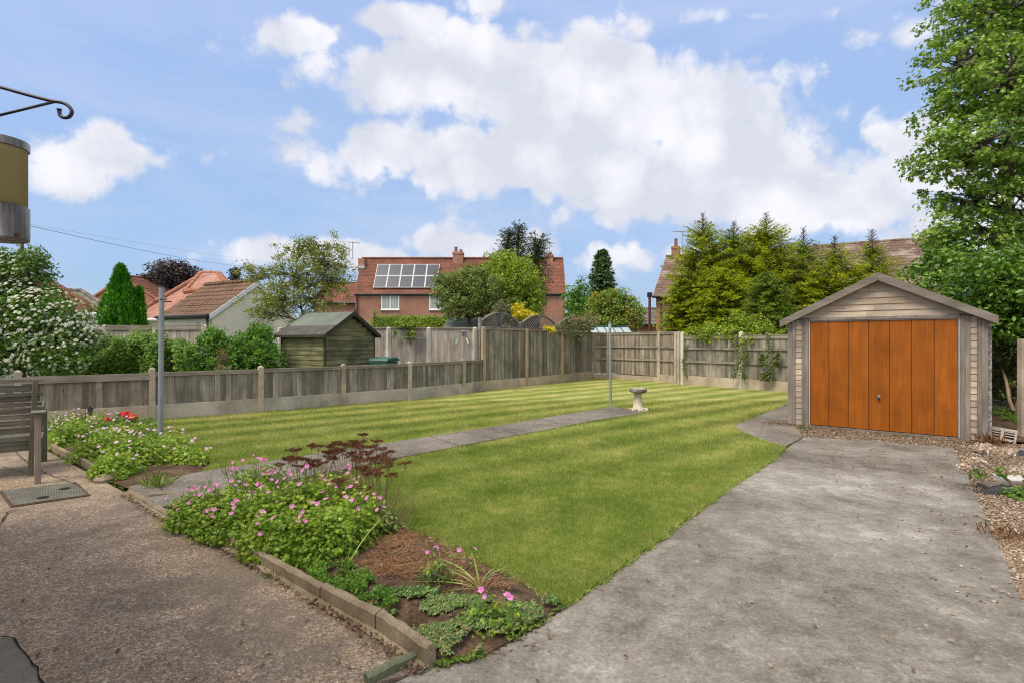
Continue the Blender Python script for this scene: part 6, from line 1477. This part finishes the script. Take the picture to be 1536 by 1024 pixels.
# bright moss-like cover along the kerb
C = []; 
pm = g2((450, 868), (480, 898), (560, 940), (600, 925), (560, 885), (520, 862))
xs = [p.x for p in pm]; ys = [p.y for p in pm]
while len(C) < 5200:
    x, y = uni(min(xs), max(xs)), uni(min(ys), max(ys))
    if inside(x, y, pm) and pnoise(Vector((x * 9, y * 9, 4))) > -.12: C.append((x, y, .08 + abs(rnd.gauss(0, .018))))
tag(leafmesh('ground_cover', C, nr.normal(size=(len(C), 3)) * .6 + np.array([0, 0, 1]), .018 * (.4 + 1.1 * nr.random(len(C))), GLEAF, M['l_hedge']), kind='stuff')
# needle litter
C = []; Tt = []; Nn = []
pl_ = g2((560, 800), (640, 815), (700, 845), (780, 895), (720, 905), (640, 890), (560, 880), (530, 862))
xs = [p.x for p in pl_]; ys = [p.y for p in pl_]
while len(C) < 5200:
    x, y = uni(min(xs), max(xs)), uni(min(ys), max(ys))
    if inside(x, y, pl_) and pnoise(Vector((x * 3, y * 3, 2))) > -.3 + (.5 if rnd.random() < .5 else 0): C.append((x, y, .07 + uni(0, .022))); Tt.append((uni(-1, 1), uni(-1, 1), uni(-.15, .25))); Nn.append((uni(-.4, .4), uni(-.4, .4), 1))
tag(leafmesh('dry_needles', C, Nn, .05 * (.5 + nr.random(len(C))), [(0, 0, 0), (.03, .5, .05), (0, 1, 0), (-.03, .5, .05)], M['l_straw'], T=np.array(Tt)), kind='stuff')
# dark twiggy stump plant and strap leaves
def strap(label, g, blades, mat='l_iris', wd=.012):
    g = Vector((g.x, g.y, .05)); root = empty('iris_plant', g, 0, label, 'plant', 'strap leaved plants in the right bed')
    for (dx, dy, H, bend) in blades:
        mb = MB(); n = 9; vs = []
        for i in range(n + 1):
            t = i / n; c_ = Vector((dx * t * (1 + bend * t), dy * t, H * (t * 1.6 - bend * t * t * 1.1))); w_ = wd * (1 - t ** 2) + .001; sd = Vector((-dy, dx, 0)).normalized() if abs(dx) + abs(dy) > 0 else EX
            vs += [c_ - sd * w_ * .5, c_ + EZ * -.003, c_ + sd * w_ * .5]
        fs = []
        for i in range(n): b = i * 3; fs += [(b, b + 1, b + 4, b + 3), (b + 1, b + 2, b + 5, b + 4)]
        mb.add(vs, fs); mb.build('leaf', M[mat], root, smooth=True)
strap('fan of long yellow green strap leaves beside the bare soil', G(720, 895), [(-.24, .1, .12, .5), (-.17, .14, .14, .6), (-.12, .05, .13, .7), (.06, .03, .14, .7), (-.12, -.1, .05, .9), (.1, .05, .16, .9), (-.24, -.02, .08, .8), (.14, .1, .17, .9), (-.05, .1, .16, .3), (-.2, .08, .07, .9)])
strap('single arching strap leaf against the geranium foliage', G(520, 862), [(.18, .22, .26, .35), (.04, .03, .2, .2)])
strap('flat lying strap leaf on the brown litter', G(545, 868), [(.30, .05, .035, .3)])
broadleaf('twiggy_plant', 'dark bronze twiggy plant on the brown litter', 'plant', G(655, 892), [(G(655, 892) + EZ * .10, (.10, .08, .09))], 'l_ivy', dens=1.3, cr=.04, per=12, leaf=.02, tmpl=OVAL, trunk_r=.004, twigs=60)
# big bronze tinted leaves at kerb
for px, py, lb in ((352, 830, 'single broad bronze edged leaf lying over the kerb'), (362, 808, 'broad green leaf tucked under the geranium leaves above the kerb')):
    o = leafmesh('dock_leaf', [(0, 0, 0), (.03, .02, .01)], [(0, -.3, 1), (.2, -.2, 1)], np.array([.12, .07]), OVAL, M['l_weed'], T=np.array([(1, .1, 0), (1, .6, .1)])); o.location = G(px, py) + EZ * .15; tag(o, lb, 'leaf')
E = []
for a_, b_ in zip([G(655, 1000), G(713, 988), G(784, 951), G(600, 952), G(500, 915), G(70, 676), G(160, 722)], [G(713, 988), G(784, 951), G(845, 911), G(470, 900), G(380, 850), G(160, 722), G(240, 768)]):
    for _ in range(170):
        q = a_.lerp(b_, rnd.random() ** 1.5 if rnd.random() < .5 else rnd.random()); q = q + Vector((rnd.gauss(0, .018), rnd.gauss(0, .018), .018))
        if pnoise(q * 7) > -.1: E.append(tuple(q))
tag(leafmesh('joint_weeds', E, nr.normal(size=(len(E), 3)) * .6 + np.array([0, 0, 1]), .02 * (.4 + 1.1 * nr.random(len(E))), GLEAF, M['l_weed']), kind='stuff')
# grass tuft between path and left bed
def tuft(label, g, n, h, mat='l_iris', name='grass_tuft', sp=.05, cat='grass tuft'):
    C = nr.normal(size=(n, 3)) * np.array([sp, sp, 0]); T_ = nr.normal(size=(n, 3)) * .45; T_[:, 2] = 1
    o = leafmesh(name, C, nr.normal(size=(n, 3)), h * (.5 + .7 * nr.random(n)), [(-.02, 0, 0), (.02, 0, 0), (.012, .6, .06), (0, 1, .2), (-.012, .6, .06)], M[mat], T=T_); o.location = Vector((g.x, g.y, .02)); return tag(o, label, cat, 'grass tufts growing in joints')
tuft('seeding grass tuft between the grey path and the left flower bed', G(236, 735), 110, .2)
tuft('small green weed tuft in the kerb joint under the geraniums', G(408, 868), 60, .05, 'l_weed', 'weed_tuft', .03)
tuft('yellow grass tuft in the corner of the left bed near the low fence', G(135, 648), 70, .42)
tuft('short grass tuft at the foot of the garage left corner post', G(1207, 646), 50, .09, 'l_weed')
tuft('golden dry grass tuft on the gravel at the garage right corner', G(1487, 668), 120, .20, 'l_straw', sp=.08)
tuft('flattened straw tuft lying in the gravel by the driveway edge', G(1508, 808), 160, .10, 'l_straw', sp=.1)
sl_ = MB(); sl_.prism([(0, 0, 0), (.07, 0, 0), (.075, 0, .26), (.03, 0, .3), (.0, 0, .24)], (0, .012, 0)); o = sl_.build('slate_marker', M['black']); o.location = G(128, 646) + EZ * .15; o.rotation_euler = (0, .15, .3); tag(o, 'small black slate standing among the pale geraniums near the fence', 'slate')
# climbing weed on low fence post
ivy2 = leafmesh('creeper', nr.normal(size=(70, 3)) * np.array([.03, .03, .15]), nr.normal(size=(70, 3)) + np.array([.5, -1, .3]), .06 * (.6 + .7 * nr.random(70)), OVAL, M['l_vine']); ivy2.location = F[6] + Vector((-.05, -.08, .45)); tag(ivy2, 'little yellow green creeper on a post of the low fence near the tall fence', 'climbing plant')

# ================================================================== GRAVEL SIDE
# stones as loose gravel (stuff)
sc_ = []; V = []; Fc = []; RN = []
ico = [(0, 0, 1), (.9, 0, .1), (.28, .85, .15), (-.75, .5, .1), (-.7, -.5, .15), (.3, -.85, .1), (0, 0, -.8)]
icf = [(0, 1, 2), (0, 2, 3), (0, 3, 4), (0, 4, 5), (0, 5, 1), (6, 2, 1), (6, 3, 2), (6, 4, 3), (6, 5, 4), (6, 1, 5)]
gm = MB(); cnt = 0; gp = [(p.x, p.y) for p in grv]; dpl = [(p.x, p.y) for p in drv]
while cnt < 15000:
    y = 3.2 + 6.6 * rnd.random() ** 1.4; x = uni(2.8, min(9.4, y * .98))
    if not inside(x, y, gp): continue
    if inside(x, y, dpl) and rnd.random() < .997: continue
    s_ = uni(.006, .015) * (1.35 if rnd.random() < .15 else 1); a = uni(0, 6.28); ca, sa = math.cos(a) * s_, math.sin(a) * s_; fl2 = uni(.45, .8) * s_
    z_ = -.010 + s_ * .4 if not inside(x, y, dpl) else .004
    gm.add([(x + vx * ca - vy * sa, y + vx * sa * .8 + vy * ca * .8, z_ + vz * fl2) for vx, vy, vz in ico], icf); cnt += 1
tag(gm.build('loose_gravel', M['pebble'], smooth=False), kind='stuff')
C = []; 
while len(C) < 900:
    y = 3.2 + 8 * rnd.random(); x = uni(3, 9.5)
    if inside(x, y, gp) and pnoise(Vector((x * 1.3, y * 1.3, 7))) > .0: C.append((x, y, .004 + uni(0, .02)))
for _ in range(600): q = gcorner + GU * rnd.gauss(-.05, .22) + GV * rnd.gauss(-.12, .16); C.append((q.x, q.y, .03 + uni(0, .01)))
for _ in range(110): q = G(uni(0, 1450), 700 + 330 * rnd.random() ** .7); C.append((q.x, q.y, .012 + uni(0, .008)))
for _ in range(260): q = G(uni(560, 830), uni(800, 985)); C.append((q.x, q.y, .085 if inside(q.x, q.y, bed) else .012))
for _ in range(420): a_, b_ = rnd.choice(list(zip(kpts[:-1], kpts[1:]))); q = a_.lerp(b_, rnd.random()); C.append((q.x - .03 + rnd.gauss(0, .018), q.y - .035 + rnd.gauss(0, .018), .022 + uni(0, .01)))
for _ in range(500): q = gcorner + GU * uni(.1, 2.9) - GV * abs(rnd.gauss(.12, .05)); C.append((q.x, q.y, .006 + uni(0, .01)))
tag(leafmesh('leaf_litter', C, nr.normal(size=(len(C), 3)) * .4 + np.array([0, 0, 1]), .03 * (.5 + nr.random(len(C))), RHOMB, M['l_dead']), kind='stuff')
# air brick block
ab = empty('vent_block', G(1502, 660), .45, 'slotted concrete vent block propped at the foot of the garage wall', 'block')
m_ = MB(); x_ = -.17; 
m_.box(-.17, .17, -.03, .03, 0, .035); m_.box(-.17, .17, -.03, .03, .165, .2); m_.box(-.17, -.145, -.03, .03, .035, .165); m_.box(.145, .17, -.03, .03, .035, .165); m_.box(-.02, .02, -.03, .03, .035, .165)
for z_ in (.068, .11, .145): m_.box(-.145, -.02, -.028, .028, z_, z_ + .015); m_.box(.02, .145, -.028, .028, z_, z_ + .015)
m_.build('block', M['plank'], ab); m_ = MB(); m_.box(-.14, .14, .012, .018, .036, .164); m_.build('slot_back', M['dark'], ab); ab.rotation_euler = (-.35, .12, -.75)
def crumple(name, label, loc, sx_, sy_, sz_, mat, cat, seed):
    mb = MB(); n = 10; vs = []
    for i in range(n + 1):
        for j in range(n + 1):
            u, v = i / n - .5, j / n - .5; h_ = max(0, 1 - (u * u + v * v) * 4) * sz_ * (.5 + 1.2 * abs(pnoise(Vector((u * 5, v * 5, seed))))) ; e = 1 + .4 * pnoise(Vector((u * 3, v * 3, seed + 5))); vs.append((u * sx_ * e, v * sy_ * e, h_))
    mb.add(vs, [(i * (n + 1) + j, (i + 1) * (n + 1) + j, (i + 1) * (n + 1) + j + 1, i * (n + 1) + j + 1) for i in range(n) for j in range(n)]); o = mb.build(name, M[mat], smooth=True); o.location = loc; return tag(o, label, cat)
crumple('plastic_sheet', 'crumpled black plastic sheet at the garage right corner', G(1474, 679) + EZ * .0, .16, .2, .10, 'black', 'plastic', 1)
crumple('plastic_sheet', 'long crumpled black plastic sheet beside the paving slabs', G(1505, 738) + EZ * .0, .45, .14, .09, 'black', 'plastic', 2)
crumple('plastic_sheet', 'black plastic scrap at the right edge above the slabs', G(1533, 681) + EZ * .0, .2, .1, .06, 'black', 'plastic', 3)
for px, py, sx_, sy_, rz_, mt, lb in ((1507, 729, .5, .16, .05, 'slab', 'grey edging slab lying flat on the gravel'), (1535, 722, .4, .34, -.25, 'slab_pale', 'pale paving slab cut by the right picture edge'), (1496, 675, .26, .2, .2, 'slab', 'small dark flagstone beside the dry grass'), (1532, 677, .3, .14, .1, 'slab', 'thin flagstone at the right edge under the ivy')):
    m_ = MB(); m_.box(-sx_ / 2, sx_ / 2, -sy_ / 2, sy_ / 2, -.01, .035); o = m_.build('paving_slab', M[mt], bevel=.006); o.location = G(px, py); o.rotation_euler = (.03, -.02, rz_); tag(o, lb, 'slab', 'slabs left on the gravel')
# cut back rose with faded flower heads
g = G(1530, 738); rb = empty('rose_stump', g, 0, 'cut back bush with faded pinkish flower heads on the gravel', 'bush')
T = MB(); limb(T, (0, 0, 0), (-.12, .1, .16), .018, .012, 5, .1); limb(T, (-.10, .08, .14), (-.32, .15, .30), .010, .005, 5, .1); limb(T, (-.10, .08, .14), (.02, .1, .38), .010, .005, 5, .1); limb(T, (-.1, .08, .14), (-.2, .25, .42), .010, .005, 5, .1); limb(T, (-.02, 0, .05), (.3, .1, .25), .01, .004, 5, .1); T.build('stem', M['stick'], rb, smooth=True)
for i, (x, y, z_, r_) in enumerate(((-.17, .22, .42, .12), (-.02, .12, .40, .09), (-.33, .14, .30, .08), (.05, .1, .2, .1), (-.42, .2, .22, .07), (.2, .12, .22, .08))):
    C_ = unit(170) * r_ * nr.random((170, 1)) ** .4 * np.array([1, 1, .55]); leafmesh('flower_head', C_ + np.array([x, y, z_]), nr.normal(size=(170, 3)) + np.array([0, 0, .6]), .036 * (.6 + .8 * nr.random(170)), RHOMB, M['l_rosehead'], rb)
C_ = np.concatenate([unit(26) * .05 + np.array(q) for q in ((-.33, .1, .17), (-.14, .05, .2), (.1, .0, .13), (.2, .05, .3), (-.3, .2, .13))]); leafmesh('foliage', C_, nr.normal(size=(len(C_), 3)) * .5 + np.array([0, 0, 1]), .05 * (.6 + .7 * nr.random(len(C_))), OVAL, M['l_weed'], rb)
# green weeds in the shade
for px, py, r_, lb in ((1502, 622, .3, 'bright green weeds in the shade beside the garage'), (1497, 645, .12, 'small fern like weed at the garage wall foot'), (1530, 632, .3, 'weeds growing around the foot of the concrete post'), (1528, 745, .16, 'green weeds under the pale paving slab')):
    g = G(px, py); n = int(300 * r_ / .2); d_ = unit(n); d_[:, 2] = np.abs(d_[:, 2]); C_ = d_ * np.array([r_, r_, r_ * .7]) * (.4 + .6 * nr.random((n, 1)))
    o = leafmesh('weeds', C_, d_ * .5 + np.array([0, 0, 1]) + nr.normal(size=(n, 3)) * .4, .05 * (.5 + .8 * nr.random(n)), GLEAF, M['l_weed']); o.location = g; tag(o, lb, 'weeds', 'weeds on the right side')
# sticks leaning by the fence
for (a, b, r0, lb) in ((P(1520, 616, 10.6), P(1491, 536, 12.4), .035, 'thick pale branch leaning left against the dark fence'), (P(1514, 602, 11.4), P(1522, 540, 12.2), .03, 'second branch leaning upright beside the pale one'), (P(1534, 605, 11.0), P(1524, 545, 12.2), .022, 'thin branch nearest the concrete post')):
    a = Vector(a); a.z = max(a.z, .02); T = MB(); limb(T, Vector(), b - a, r0, r0 * .6, 6, .03, 8); o = T.build('branch', M['stick'], smooth=True); o.location = a; tag(o, lb, 'branch', 'cut branches by the fence')
